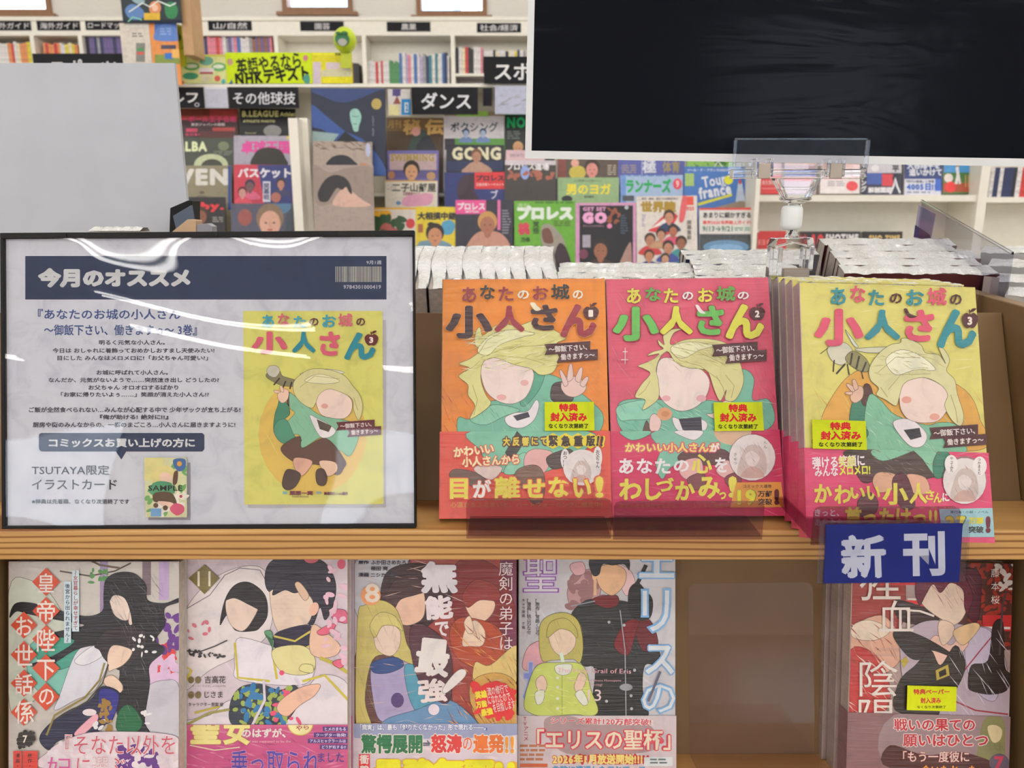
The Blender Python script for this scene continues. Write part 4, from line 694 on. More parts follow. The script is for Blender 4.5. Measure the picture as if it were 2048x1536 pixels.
b2b = [('scr', 1230, 866, 1562, 1034, 70, 60, 1.1, 'd0607a', 32, 5)] + outlined(legs2()) + [('t', 'かわいい小人さんが', 1250, 885, 1439, 905, 'e4d070', .04, 0, 'c85868', .12), ('t', 'が', 1421, 886, 1439, 904, 'ecdce0', .04)] + \
      chars('あなたの心を', [(1238, 917, 1267, 948), (1273, 917, 1305, 947), (1310, 917, 1341, 948), (1347, 920, 1378, 944), (1383, 908, 1424, 947), (1429, 915, 1455, 945)], ['ece4e6'] * 4 + ['e0d257', 'ece4e6'], .03) + \
      chars('わしづかみっ!', [(1238, 957, 1283, 1000), (1290, 957, 1323, 1001), (1312, 955, 1348, 984), (1350, 962, 1390, 1001), (1396, 953, 1440, 998), (1438, 984, 1452, 999), (1456, 952, 1474, 996)], 'ddd254', .035) + \
      [('p', '1472,965 1562,964 1568,1014 1460,1015', 'd9943e'), ('t', 'コミックス通巻', 1486, 969, 1543, 976, '4a2a20', .02), ('t', '19', 1474, 979, 1511, 1010, 'dedc3c', .05, 0, '8a7a2a', .02), ('t', '万部', 1515, 981, 1544, 994, '3a2a28', .03), ('t', '突破', 1516, 997, 1544, 1010, '3a2a28', .03), ('t', '!', 1548, 978, 1558, 1010, '5a1e24', .08), ('t', '満足の花を咲かせながら、ハートフルに進撃中!', 1238, 1007, 1460, 1016, 'c8704c', .02), ('e', 1504, 915, 47, 47, '8a6a70')] + sketch(1504, 915, 46, 46, 9) + [('v', 'きゅっ', 1470, 905, 930, 8, '6a5a5a'), ('v', 'んん', 1530, 880, 898, 8, '6a5a5a')]
M2, w2 = place((1228, 1035), (1568, 1031), at_z(1228, 1035, -.2245), 22)
book(M2, w2, h1, .014, 'pink comic volume two, the middle one of the three blonde figure comics', GB, art=outlined(figure2()), cover_items=t2 + apple(1498, 608, 1529, 641, '2') + ribbon(1423, 684, 1514, 714, '～御飯下さい、') + ribbon(1449, 700, 1532, 728, '働きますっ～') + [('b', '1390,612 1396,612 1402,620 1410,628 1398,626', 'ecdfe0')], bg='d0506a', back='b8485c', band=(wpx(M2, 1400, 861)[1], 'c42f5a', b2b, None), sticker=(1427, 805, 1528, 861, STK(1476, 804), 0), spine='9a4a54')
def figure3():
    return [('scr', 1620, 760, 1970, 900, 60, 70, 2.2, 'd8a850', 41, 70), ('b', '1640,850 1660,800 1700,750 1760,730 1840,740 1930,780 1960,840 1960,900 1650,900', 'd9a24a'), ('scr', 1620, 740, 1970, 900, 50, 60, 2, 'dcc070', 42, 80), ('scr', 1620, 560, 1960, 740, 40, 50, 1, 'e8e4a0', 43, 5),
        ('b', '1654,700 1666,686 1690,686 1704,700 1700,716 1684,730 1664,722', 'd4cfb8'), ('b', '1690,716 1706,702 1730,716 1740,738 1724,744 1700,730', '8a8458'), ('s', '1704,706 1700,730', 4, '3a3028'), ('s', '1718,712 1712,738', 4, '3a3028'), ('s', '1732,724 1724,744', 3.5, '3a3028'), ('s', '1668,720 1666,744', 2.5, '2f2822'), ('s', '1690,728 1672,748', 3.5, '2f2822'), ('s', '1694,728 1698,750', 2.5, '2f2822'), ('s', '1722,742 1726,758', 2, '2f2822'), ('s', '1656,696 1640,708', 1.2, '3a3028'), ('b', '1706,690 1690,660 1700,672 1716,694', 'd8dccc'), ('b', '1710,698 1780,694 1800,702 1740,706', 'd0ccb0'),
        ('b', '1702,812 1712,800 1735,800 1742,830 1760,900 1700,900 1698,850', '3f7a62'), ('b', '1728,770 1740,772 1746,800 1730,812 1722,800', '55302c'), ('b', '1700,798 1704,782 1718,772 1726,778 1724,796 1710,806', 'ddb49c'), ('b', '1704,784 1692,770 1698,768 1710,778', 'ddb49c'), ('b', '1708,780 1704,762 1710,760 1716,776', 'ddb49c'), ('b', '1702,790 1690,788 1692,784 1704,784', 'ddb49c'),
        ('b', '1738,790 1760,800 1790,830 1850,850 1880,845 1912,850 1925,880 1915,910 1720,910 1736,870 1728,840', '7cb494'), ('scr', 1735, 800, 1900, 900, 50, 36, 1.2, '5c9a7c', 44, 70), ('scr', 1735, 800, 1900, 900, 40, 30, 1.2, 'a8d0b8', 45, 50), ('b', '1785,848 1800,838 1826,842 1852,868 1846,890 1826,895 1806,880', 'e8dde0'), ('p', '1806,860 1838,856 1842,874 1820,880', '2e2a30'),
        ('b', '1798,800 1800,770 1830,752 1880,770 1900,800 1880,838 1850,846 1818,840 1802,822', 'ecd2c8'), ('e', 1812, 800, 10, 7, 'e0a090'), ('e', 1868, 834, 10, 7, 'e0a090'),
        ('b', '1740,760 1738,735 1756,708 1780,690 1800,686 1802,678 1816,678 1840,690 1850,706 1876,710 1890,728 1880,706 1876,694 1886,698 1898,720 1892,742 1908,760 1914,790 1926,830 1920,852 1902,840 1888,812 1894,790 1880,770 1850,756 1820,760 1804,772 1796,800 1790,812 1770,800 1752,790 1756,776', 'd8d29c'),
        ('b', '1770,720 1800,700 1840,712 1870,740 1830,740 1790,750', 'eeeacc'), ('s', '1755,745 1790,715 1840,716', 1.2, 'a8a070'), ('s', '1775,780 1800,750 1860,748', 1.2, 'a8a070'), ('s', '1900,790 1910,820 1914,846', 1.6, 'a8a070'), ('s', '1760,775 1774,795', 1.5, 'a8a070'), ('scr', 1750, 700, 1880, 750, 40, 36, 1, 'bdb47c', 46, 15)]
def legs3():
    return [('b', '1698,900 1706,925 1740,950 1800,960 1880,950 1885,905 1880,900', '4c3a34'), ('b', '1744,900 1766,922 1826,902 1826,900', '84bc9c'), ('p', '1826,900 1900,900 1866,948 1845,918', '84bc9c'), ('b', '1880,900 1900,912 1890,950 1870,955 1866,925', '3f7a62'), ('b', '1706,930 1750,950 1740,965 1722,962', '5a3038'), ('b', '1745,965 1756,945 1792,950 1790,975 1760,985', 'dba88a'), ('b', '1812,950 1850,955 1858,985 1824,985', 'dba48a'), ('b', '1786,955 1812,950 1830,1010 1806,1018 1788,990', '5a2a34'), ('b', '1716,1000 1740,985 1756,1005 1748,1028 1720,1032', '6a4448'), ('scr', 1745, 900, 1880, 950, 30, 20, .9, '7a645c', 47, 20)]
t3 = title([(1660, 576, 1691, 611), (1699, 572, 1730, 606), (1736, 580, 1767, 612), (1778, 587, 1803, 608), (1811, 580, 1847, 612), (1853, 576, 1892, 612), (1898, 589, 1922, 611)], ['2f8790', 'd05068', '2f8790', '4a1f20', '2f8790', 'd05068', '4a1f20'],
           [(1627, 618, 1726, 693), (1728, 620, 1799, 681), (1807, 620, 1867, 684), (1872, 619, 1951, 697)], ['d4506c', '2a8490', 'd4506c', '2a8490'])
b3b = [('scr', 1620, 905, 1984, 1074, 70, 50, 1.1, 'd8708c', 52, 5)] + outlined(legs3()) + [('t', '弾ける笑顔に', 1624, 911, 1729, 935, 'f0dfe4', .03, -3), ('t', '笑顔', 1676, 912, 1710, 934, 'e0d870', .03, -3), ('t', 'みんな', 1629, 934, 1676, 953, 'f0dfe4', .03, -2), ('t', 'メロメロ!', 1678, 931, 1740, 950, 'dcdc50', .04, -2)] + \
      chars('かわいい小人さんに', [(1628, 968, 1664, 1006), (1668, 970, 1702, 1008), (1700, 975, 1730, 998), (1733, 972, 1760, 1000), (1764, 966, 1816, 1010), (1818, 966, 1854, 1008), (1850, 980, 1868, 1000), (1866, 985, 1884, 1006), (1884, 986, 1898, 1003)], ['e0d257'] * 8 + ['f0e0e4'], .035) + \
      [('t', 'きっと、', 1629, 1018, 1678, 1033, 'f0dfe4', .03), ('t', 'あなたも', 1629, 1037, 1686, 1052, 'f0dfe4', .03), ('t', '首ったけっ!!', 1690, 1013, 1874, 1056, 'd8d44e', .035), ('p', '1877,1018 1984,1016 1988,1074 1884,1074', '9cc4cc'), ('t', '単行本・小説・ノベル', 1900, 1021, 1976, 1027, '3a5a60', .02), ('t', '27', 1890, 1032, 1930, 1058, 'd8cc3c', .08, 0, '4a6a3a', .03), ('t', '万部', 1936, 1034, 1966, 1048, 'd8cc3c', .06), ('t', '突破', 1936, 1052, 1966, 1066, '3a3a3a', .04), ('t', '!', 1970, 1032, 1980, 1066, '6a1e30', .08), ('e', 1928, 960, 44, 48, '9a6a70')] + sketch(1928, 962, 43, 46, 5) + [('e', 1901, 928, 13, 18, 'f0e8e6'), ('e', 1958, 932, 14, 19, 'f0e8e6'), ('v', 'やってみた', 1902, 914, 944, 7, '5a3a3a', .02), ('v', 'つかまえた', 1957, 916, 950, 7, '5a3a3a', .02)]
M3, w3 = place((1616, 1075), (1985, 1077), at_z(1616, 1075, -.2235), 22, -1.3)
book(M3, w3, h1, .0125, 'yellow comic volume three, frontmost copy of its pile at right', GB, art=outlined(figure3()), cover_items=t3 + apple(1922, 618, 1954, 657, '3') + ribbon(1857, 849, 1954, 879, '～御飯下さい、') + ribbon(1884, 868, 1971, 896, '働きますっ～') + [('b', '1806,620 1812,618 1818,628 1832,634 1816,636', '4a1f20')], bg='d9cf72', back='cfc46a', band=(wpx(M3, 1800, 901)[1], 'd4456e', b3b, None), sticker=(1624, 839, 1734, 900, STK(1681, 840, 1.1), 0), spine='a8929a', pages='pagesd')
ordn = ['second', 'third', 'fourth', 'fifth']
for i in range(4):
    Mx = Matrix.Translation(Vector((-.0006 * (i + 1), .0137 * (i + 1), .0006))) @ M3
    book(Mx, w3, h1, .0125, 'yellow comic volume three, %s copy from the front of its pile' % ordn[i], GB, bg='d9cf72', back='cfc46a', band=(wpx(M3, 1800, 901)[1], 'd4456e', [], None), spine='a8929a', pages='pagesd', wrap=2)
# ---------------------------------------------------------------- framed notice
MP, wP = place((8, 1061), (832, 1056), at_t(8, 1061, .5602), 12.9); hP = wpx(MP, 420, 463)[1]
po = thing('notice_frame', 'black framed white notice recommending a yellow comic, at left on the ledge', 'frame', MP)
bf = MB(); bw_ = .0018; bt = .0042
bf.box(-bw_, 0, 0, wP, .004, .0031); bf.box(-bw_, 0, hP - bt, wP, .004, hP); bf.box(-bw_, 0, .0031, .0008, .004, hP - bt); bf.box(wP - .0014, 0, .0031, wP, .004, hP - bt)
bf.build('frame_rim', 'black', po, bevel=.0004)
MB().box(-bw_, .0041, 0, wP, .006, hP).build('back_plate', 'black', po)
for x in (.035, .145, .232, .285): MB().box(x, -.0006, hP - .0034, x + .012, 0, hP - .0010).build('catch', 'black', po)
nv = '28324c'
TT = [(525, 630, 549, 656), (556, 627, 580, 653), (588, 632, 613, 656), (619, 636, 638, 652), (645, 630, 673, 655), (677, 627, 706, 654), (713, 636, 731, 652)]
figp = [('e', 625, 870, 108, 120, 'd0ae58'), ('scr', 490, 640, 765, 1005, 70, 50, 2, 'd2cc66', 61, 80), ('b', '532,752 546,738 560,742 566,752 590,760 594,772 570,772 552,766', '7c7458'), ('s', '560,756 548,770', 3, '3a302c'), ('s', '572,762 566,776', 3, '3a302c'), ('s', '584,764 580,778', 3, '3a302c'), ('b', '534,742 540,732 554,732 560,742 552,754 540,752', 'c0baa8'), ('b', '600,748 650,738 690,745 650,752', 'ccc8ae'),
        ('b', '556,812 560,800 574,806 580,828 566,842 560,872 548,862 550,830', '3f7860'), ('b', '572,785 582,786 588,800 578,812', '5a3434'), ('b', '558,800 556,788 568,778 578,782 576,798 566,806', 'dcb8a4'), ('b', '552,786 548,780 562,784', 'dcb8a4'), ('b', '562,782 560,772 566,774 568,784', 'dcb8a4'),
        ('b', '580,786 590,792 640,830 680,838 716,850 716,880 700,912 680,900 676,912 655,880 640,875 604,896 600,870 570,868 574,846 590,826 580,815', '7eae90'), ('b', '548,862 556,842 574,840 590,872 604,880 590,890 562,884', '4a846c'), ('scr', 580, 800, 700, 890, 40, 24, 1, '649a7c', 62, 60), ('b', '620,832 634,836 660,850 672,862 660,874 640,872', 'ddd4d6'), ('p', '634,838 664,852 658,864 640,858', '54443c'),
        ('b', '562,896 600,872 606,896 652,876 690,920 688,936 674,950 640,930 590,924', '5a4038'), ('b', '588,930 592,915 625,922 612,946 600,950', 'd0a08c'), ('b', '640,922 670,924 675,940 660,952 648,944', 'd8b49c'), ('b', '565,970 570,945 580,938 602,948 592,972 576,980', '4e3c38'), ('b', '632,950 636,938 648,938 655,955 650,970 636,968', '4e3c38'),
        ('b', '632,800 636,782 665,776 700,795 704,820 690,836 665,836 642,828', 'dec4b8'), ('e', 650, 812, 7, 5, 'cc9488'),
        ('b', '590,788 588,765 604,748 625,738 660,740 690,752 706,772 720,790 726,815 718,840 708,820 706,800 690,788 660,778 640,788 632,806 624,816 604,806', 'c9c08a'), ('b', '610,762 640,748 680,762 650,768', 'd8d0a8'), ('s', '600,775 630,752 680,758', 1, '9a9060'), ('s', '708,795 716,820', 1.2, '9a9060')]
PI_ = [('r', 50.5, 512, 773, 599, nv), ('t', '今月のオススメ', 76, 536, 381, 575, 'bfbfc0', .07), ('t', '9月1週', 733, 521, 763, 529, 'a8aab4', .02), ('bar', 671, 533, 763, 564, 'a8a49c', 5), ('t', '9784301000419', 687, 570, 762, 578, 'a0a0a8', .03),
       ('t', '『あなたのお城の小人さん', 76, 618, 361, 639, '3a4a78', .02), ('t', '～御飯下さい、働きますっ～ 3巻』', 88, 649, 394, 671, '3a4a78', .02),
       ('t', '明るく元気な小人さん。', 198, 680, 330, 690, '44424c', .025), ('t', '今日は おしゃれに着飾っておめかしおすまし天使みたい!', 105, 696, 429, 706, '44424c', .025), ('t', '目にした みんなはメロメロに!「お父ちゃん可愛い?」', 115, 711, 416, 721, '44424c', .025),
       ('t', 'お城に呼ばれて小人さん。', 193, 740, 336, 750, '44424c', .025), ('t', 'なんだか、元気がないようで……突然泣き出し どうしたの?', 97, 755, 438, 765, '44424c', .025), ('t', 'お父ちゃん オロオロするばかり', 177, 770, 357, 780, '44424c', .025), ('t', '「お家に帰りたいよぅ……」笑顔が消えた小人さん!?', 122, 784, 418, 794, '44424c', .025),
       ('t', 'ご飯が全然食べられない…みんなが心配する中で 少年ザックが立ち上がる!', 58, 814, 481, 825, '44424c', .025), ('t', '『俺が助ける! 絶対に!!』', 200, 829, 337, 839, '44424c', .045), ('t', '厨房や街のみんなからの、一杯のまごころ…小人さんに届きますように!', 66, 844, 471, 855, '44424c', .025),
       ('p', '82,866 405,866 409,870 409,898 405,903 253,903 243,919 232,903 83,903 78,898 78,870', nv), ('t', 'コミックスお買い上げの方に', 98, 876, 390, 895, 'c8c8ca', .04), ('t', 'TSUTAYA限定', 64, 930, 219, 950, '302e34', .01), ('t', 'イラストカード', 64, 959, 234, 979, '302e34', .01), ('t', '※特典は先着順、なくなり次第終了です', 64, 998, 259, 1008, '3a3840', .02),
       ('r', 496, 1009, 772, 1015, 'a8a4a8'), ('r', 766, 640, 772, 1015, 'a8a4a8'), ('r', 297, 1034, 381, 1040, '8a848c'), ('r', 376, 925, 381, 1040, '8a848c'),
       ('p', '487,622 765,622 767,1008 489,1009', 'c9c468')] + outlined(figp, .7) + title(TT, ['3a8fa0', 'c0606c', '3a8fa0', '5a3030', '3a8fa0', 'c0606c', '5a3030'], [(504, 663, 576, 708), (585, 663, 632, 706), (640, 663, 681, 712), (689, 665, 752, 720)], ['c05468', '2a7c8c', 'c05468', '2a7c8c']) + apple(730, 662, 757, 691, '3', '5a2424') + ribbon(673, 839, 750, 861, '～御飯下さい、', '5c2830') + ribbon(695, 852, 763, 874, '働きますっ～', '5c2830') + \
      [('t', '漫画', 566, 982, 575, 988, '5aa0b4', .03), ('t', '栗原一実', 580, 981, 627, 990, '6a3040', .05), ('t', 'Kazumi Kurihara', 586, 991, 618, 994, '6a3040', .02), ('t', '原作', 634, 982, 644, 988, '5aa0b4', .03), ('t', '美袋和仁・ox猫井', 649, 983, 697, 990, '6a3040', .05),
       ('p', '291,915 375,915 376,1034 293,1034', 'c9c79c'), ('pet', 295, 918, 372, 1030, 40, 8, '6a9a5c', 71), ('pet', 310, 985, 372, 1030, 20, 9, 'e0d8cc', 72), ('r', 291, 915, 330, 960, 'cfc684'), ('b', '350,918 372,918 372,936 360,942 350,932', '3a5c90'), ('e', 361, 927, 5, 5, 'c89038'), ('b', '303,950 312,935 330,930 348,936 352,950 344,958 320,966 306,962', 'd2c482'), ('b', '322,950 334,944 346,952 342,966 328,966', 'e0bca8'), ('b', '300,975 318,962 345,966 350,985 330,990 305,988', '4c8a64'), ('b', '350,945 358,942 356,965 348,968', '5a3a30'), ('b', '312,985 345,985 356,1010 335,1006 310,1002', '54402e'), ('b', '318,1002 345,1004 350,1012 330,1012', 'dcb8a4'), ('e', 314, 1010, 5, 5, '5a4030'), ('e', 333, 1015, 5, 5, '5a4030'), ('b', '342,1018 352,1006 368,1010 370,1022 356,1030', 'c0506c'), ('e', 364, 992, 3, 3, 'a03848'), ('r', 304, 1016, 325, 1032, '6f9ac0'), ('t', 'SAMPLE', 299, 970, 367, 981, '201e20', .02)]
pp = Print(MP, (.0008, .0031, wP - .0014, hP - bt), 1.2, 1.0e-5, y0=.0030); pp.box3(.0008, .0030, .0031, wP - .0014, .0040, hP - bt, 'c1c1ca')
pp.draw(PI_); pp.build('notice_sheet', 'paper', po)
# wavy clear sheet over the notice
nx, nz = 150, 110; V = []; F = []
rw = random.Random(5); waves = [(rw.uniform(6, 26), rw.uniform(8, 46), rw.uniform(0, 6.28), rw.uniform(.4, 1)) for _ in range(9)]
for j in range(nz + 1):
    for i in range(nx + 1):
        x = wP * i / nx; z = .0031 + (hP - bt - .0031) * j / nz
        q = sum(a * math.sin((kx * x + kz * z) * 2.0 + ph) / (kx + kz) for kx, kz, ph, a in waves)
        for k, cx in enumerate((.041, .151, .238, .291)): q += 1.9 * .05 * math.exp(-((x - cx) / .02) ** 2 - ((z - hP) / .016) ** 2)
        V.append((x, .0009 - q * .0036 - .0002, z))
for j in range(nz):
    for i in range(nx): a = j * (nx + 1) + i; F.append((a, a + 1, a + nx + 2, a + nx + 1))
ymin = min(v[1] for v in V); ymax = max(v[1] for v in V); V = [(x, .0012 + (y - ymax), z) for x, y, z in V]
me = bpy.data.meshes.new('cover_sheet'); me.from_pydata(V, [], F); me.polygons.foreach_set('use_smooth', [True] * len(F)); me.materials.append(M['sheet']); link(bpy.data.objects.new('cover_sheet', me), po)
# ---------------------------------------------------------------- bent clear book stands on the ledge
def stand(label, x0, x1, vt, vb, t, group='clear book stands on the ledge', base=.085, back=None, lean=22, lipth=.0012, tilt=0):
    Mx, w = place((x0, vb), (x1, vb), at_t(x0, vb, t), 0); h = wpx(Mx, x0, vt)[1]; o = thing('book_stand', label, 'book stand', Mx, group); r = .004
    p = [(0, 0), (w, 0), (w, h - r), (w - r * .3, h - r * .3), (w - r, h), (r, h), (r * .3, h - r * .3), (0, h - r)]
    MB().prism(p, 0, lipth).build('front_lip', 'softp', o); zb = .0022
    MB().box(.001, lipth, zb, w - .001, base, zb + lipth).build('base_plate', 'softp', o)
    MB().box(.002, -.0003, h - .0007, w - .002, 0, h).build('lip_edge', 'glass', o)
    return o, Mx, w, h
stand('tinted clear stand in front of the orange comic', 933, 1222, 998, 1077, .5385, base=.055)
stand('tinted clear stand in front of the pink comic', 1226, 1524, 1003, 1079, .5375, base=.055)
o, M_, w_, h_ = stand('tinted clear stand in front of the yellow pile, carrying the blue sign', 1622, 1913, 1014, 1090, .4985, base=.09)
# blue sign in its clear holder
MS, wS = place((1637, 1169), (1934, 1166), at_t(1637, 1169, .4935), 6); hS = wpx(MS, 1637, 1044)[1]
so = thing('label_holder', 'blue sign with two white characters in a clear holder below the yellow pile', 'sign', MS)
MB().box(0, 0, 0, wS, .0006, hS).build('front_sleeve', 'soft', so); MB().box(0, .0022, 0, wS, .003, hS).build('rear_sleeve', 'acryl', so)
a = wpx(MS, 1648, 1167, .001); b = wpx(MS, 1926, 1047, .001); sp = Print(MS, (a[0], a[1], b[0], b[1]), 1.2, 2e-5, y0=.0012); sp.box3(a[0], .0012, a[1], b[0], .0020, b[1], '1f2a78')
sp.draw([('t', '新', 1682, 1069, 1772, 1157, 'd8dae6', .035, -2), ('t', '刊', 1806, 1063, 1890, 1152, 'd8dae6', .035, -1)]); sp.build('sign_card', 'paper', so)
MB().box(wS * .25, .003, hS - .008, wS * .75, .0068, hS - .004).build('hook', 'acryl', so)
# ---------------------------------------------------------------- comics in the lower row
GL = 'comics in the lower row'
def lower(label, uL, uR, vref, t, vtop, bg, art, band=None, copies=0, roll=0, th=.014, sticker=None, spine=None, back=None, edge='pagesd', h=.182, dx=0):
    P = at_t(uL, vref, t); N = lean_n(12.9); a, b = hit(uL, vref, P, N), hit(uR, vref, P, N); X = (b - a).normalized(); w = (b - a).length
    if roll: X = Matrix.Rotation(R(roll), 3, N) @ X
    U = N.cross(X); zt = max(hit(uL, vtop, P, N).z, CH - .44 + .177 * 0 - 9) if False else hit(uL, vtop, P, N).z; zb = zt - h * U.z
    BL = a + U * ((zb - a.z) / U.z); Mx = frame(BL, X, N)
    bd = None
    if band: bd = (wpx(Mx, uL + 100, band[0])[1], band[1], band[2], None)
    o = book(Mx, w, h, th, label, GL, art=art, bg=bg, back=back or bg, band=bd, sticker=sticker, spine=spine, gain=1.38)
    for i in range(copies):
        M2_ = Matrix.Translation(Vector((dx * (i + 1), (th + .0016) * (i + 1) / math.cos(R(12.9)), 0))) @ Mx
        book(M2_, w, h, th, label.split(',')[0] + ', %s copy behind it' % ['first', 'second', 'third'][i], GL, bg=bg, back=back or bg, pages=edge, spine=spine)
    return Mx
dia = lambda x, y, r, c: ('p', [(x, y - r), (x + r * .98, y), (x, y + r), (x - r * .98, y)], c)
artA = [('scr', 18, 1125, 360, 1536, 40, 60, 5, 'b8b0b0', 81, 60), ('b', '18,1180 60,1160 110,1200 150,1300 90,1380 40,1420 18,1400', 'b8bcae'), ('b', '60,1290 120,1270 170,1290 160,1360 110,1400 60,1360', '6fa89a'), ('b', '70,1300 150,1260 200,1270 180,1310 110,1340', '3f8a78'), ('r', 200, 1120, 216, 1240, '8a7698'), ('r', 285, 1120, 302, 1190, '6a5a60'), ('r', 318, 1120, 338, 1200, 'a890b4'), ('s', '120,1142 180,1152 230,1142 262,1126', 3, '4a3f38'), ('s', '180,1120 200,1130 240,1136', 4, '5a4a40'), ('pet', 180, 1140, 215, 1165, 16, 6, '4a7a48', 82),
    ('pet', 270, 1290, 350, 1350, 50, 10, 'c03c3c', 83), ('pet', 310, 1230, 360, 1300, 30, 11, '5a2f78', 84), ('pet', 290, 1300, 355, 1420, 30, 16, 'c8a8c4', 85), ('b', '290,1380 330,1360 360,1380 360,1536 280,1536 290,1450', 'b4b0ba'),
    ('b', '120,1390 150,1310 178,1290 210,1300 215,1330 190,1380 150,1400 110,1420', 'c4c2cc'), ('b', '150,1320 190,1290 206,1310 170,1330', 'd8d6dc'),
    ('b', '20,1235 30,1208 60,1205 110,1218 170,1232 205,1222 208,1190 212,1160 235,1145 270,1147 292,1170 296,1200 330,1206 358,1196 358,1204 330,1216 330,1250 312,1280 330,1300 300,1330 300,1370 290,1440 300,1465 270,1460 240,1440 232,1400 240,1340 215,1320 206,1300 195,1290 150,1300 100,1330 60,1330 110,1310 150,1280 90,1270 120,1262 170,1250 120,1240 60,1228 34,1222', '201e24'),
    ('b', '220,1190 232,1180 262,1190 272,1215 255,1240 232,1232 222,1210', 'dcc8bc'), ('b', '268,1196 278,1198 278,1230 262,1250 258,1235', 'd4bcb0'), ('b', '210,1178 230,1165 262,1172 284,1200 276,1240 268,1262 262,1225 250,1196 228,1190 216,1206', '201e24'),
    ('b', '190,1290 215,1260 260,1250 290,1262 292,1290 260,1330 240,1340 212,1320 200,1300', '2b2428'), ('b', '218,1340 216,1310 228,1290 262,1298 262,1312 246,1330 224,1340', 'd8bca8'), ('b', '208,1358 226,1350 246,1370 240,1385 214,1372', 'd4b8a4'),
    ('b', '180,1400 205,1372 240,1385 232,1420 210,1450 190,1465 120,1480 100,1500 80,1480 92,1455 130,1425', '22233c'), ('b', '200,1380 238,1388 225,1440 205,1440', '2c2c78'), ('s', '210,1325 200,1360 170,1395 110,1430 94,1470', 4, '7a6a38'), ('s', '218,1328 206,1366 175,1402 116,1436', 2.4, '3a3420'), ('b', '240,1420 262,1410 285,1440 275,1462 235,1460', '1f5a3a'), ('b', '150,1465 190,1428 196,1440 165,1470', 'dca0ae'), ('e', 180, 1424, 14, 7, 'e0d0d4'),
    ('pet', 190, 1440, 215, 1456, 6, 7, 'e8e4e6', 86), ('pet', 262, 1270, 310, 1310, 12, 5, 'e8e4e6', 87), ('pet', 285, 1420, 300, 1450, 5, 6, 'e8e4e6', 88), ('pet', 200, 1400, 225, 1470, 30, 6, '8a6a30', 91), ('scr', 215, 1150, 330, 1260, 50, 40, .8, '5a565c', 92, 60), ('scr', 240, 1250, 290, 1450, 50, 30, .9, '7a7678', 93, 85),
    ('b', '90,1536 100,1500 130,1480 180,1464 260,1462 330,1466 360,1480 360,1540', 'cdbcc4'), ('pet', 240, 1490, 320, 1536, 40, 12, '5a3078', 89), ('pet', 100, 1480, 360, 1536, 60, 10, 'dcd0d6', 90), ('r', 146, 1140, 160, 1262, 'b4c4cc'), ('r', 130, 1162, 144, 1285, 'b4c4cc'), ('v', '～女官暮らしが幸せすぎて', 153, 1140, 1260, 10, '8a3a3a', .02), ('v', '後宮から出られません～', 137, 1166, 1284, 10, '3a3a50', .02)] + \
    [dia(94, y, 28, 'b8442c') for y in (1163, 1221, 1277, 1335, 1392)] + [dia(50, y, 27, 'b8442c') for y in (1249, 1308, 1365, 1423)] + chars('皇帝陛下の', [(78, 1146, 110, 1184), (76, 1200, 112, 1242), (76, 1258, 112, 1302), (76, 1318, 112, 1360), (80, 1376, 110, 1408)], 'e8dcd4', .01) + chars('お世話係', [(34, 1232, 68, 1270), (32, 1288, 68, 1330), (32, 1346, 68, 1388), (32, 1400, 70, 1446)], 'e8dcd4', .01) + \
    [('pet', 38, 1464, 68, 1490, 24, 9, '2a2422', 95), ('t', '7', 48, 1469, 57, 1484, 'd8d0c8', .02), ('r', 29, 1500, 46, 1545, 'b83a34'), ('r', 48, 1500, 78, 1545, 'b83a34'), ('v', '漫画・青', 38, 1504, 1545, 9, '3a2424', .02), ('v', '原作・柊', 62, 1504, 1545, 9, '3a2424', .02), ('t', '『そなた以外を', 133, 1468, 352, 1508, 'b04a5a', .0, 0, 'e4d4d8', .03), ('t', '妃', 97, 1512, 146, 1556, 'b8508a', .0, 0, 'e4d4d8', .02), ('t', 'に選ぶ', 156, 1512, 252, 1552, 'b04a5a', .0, 0, 'e4d4d8', .03)]
artA = outlined(artA)
lower('pale comic with red diamonds and a long black haired figure, leftmost in the lower row', 17.5, 358, 1330, .5756, 1123, 'b3aca6', artA, copies=3, spine='6a3a34')
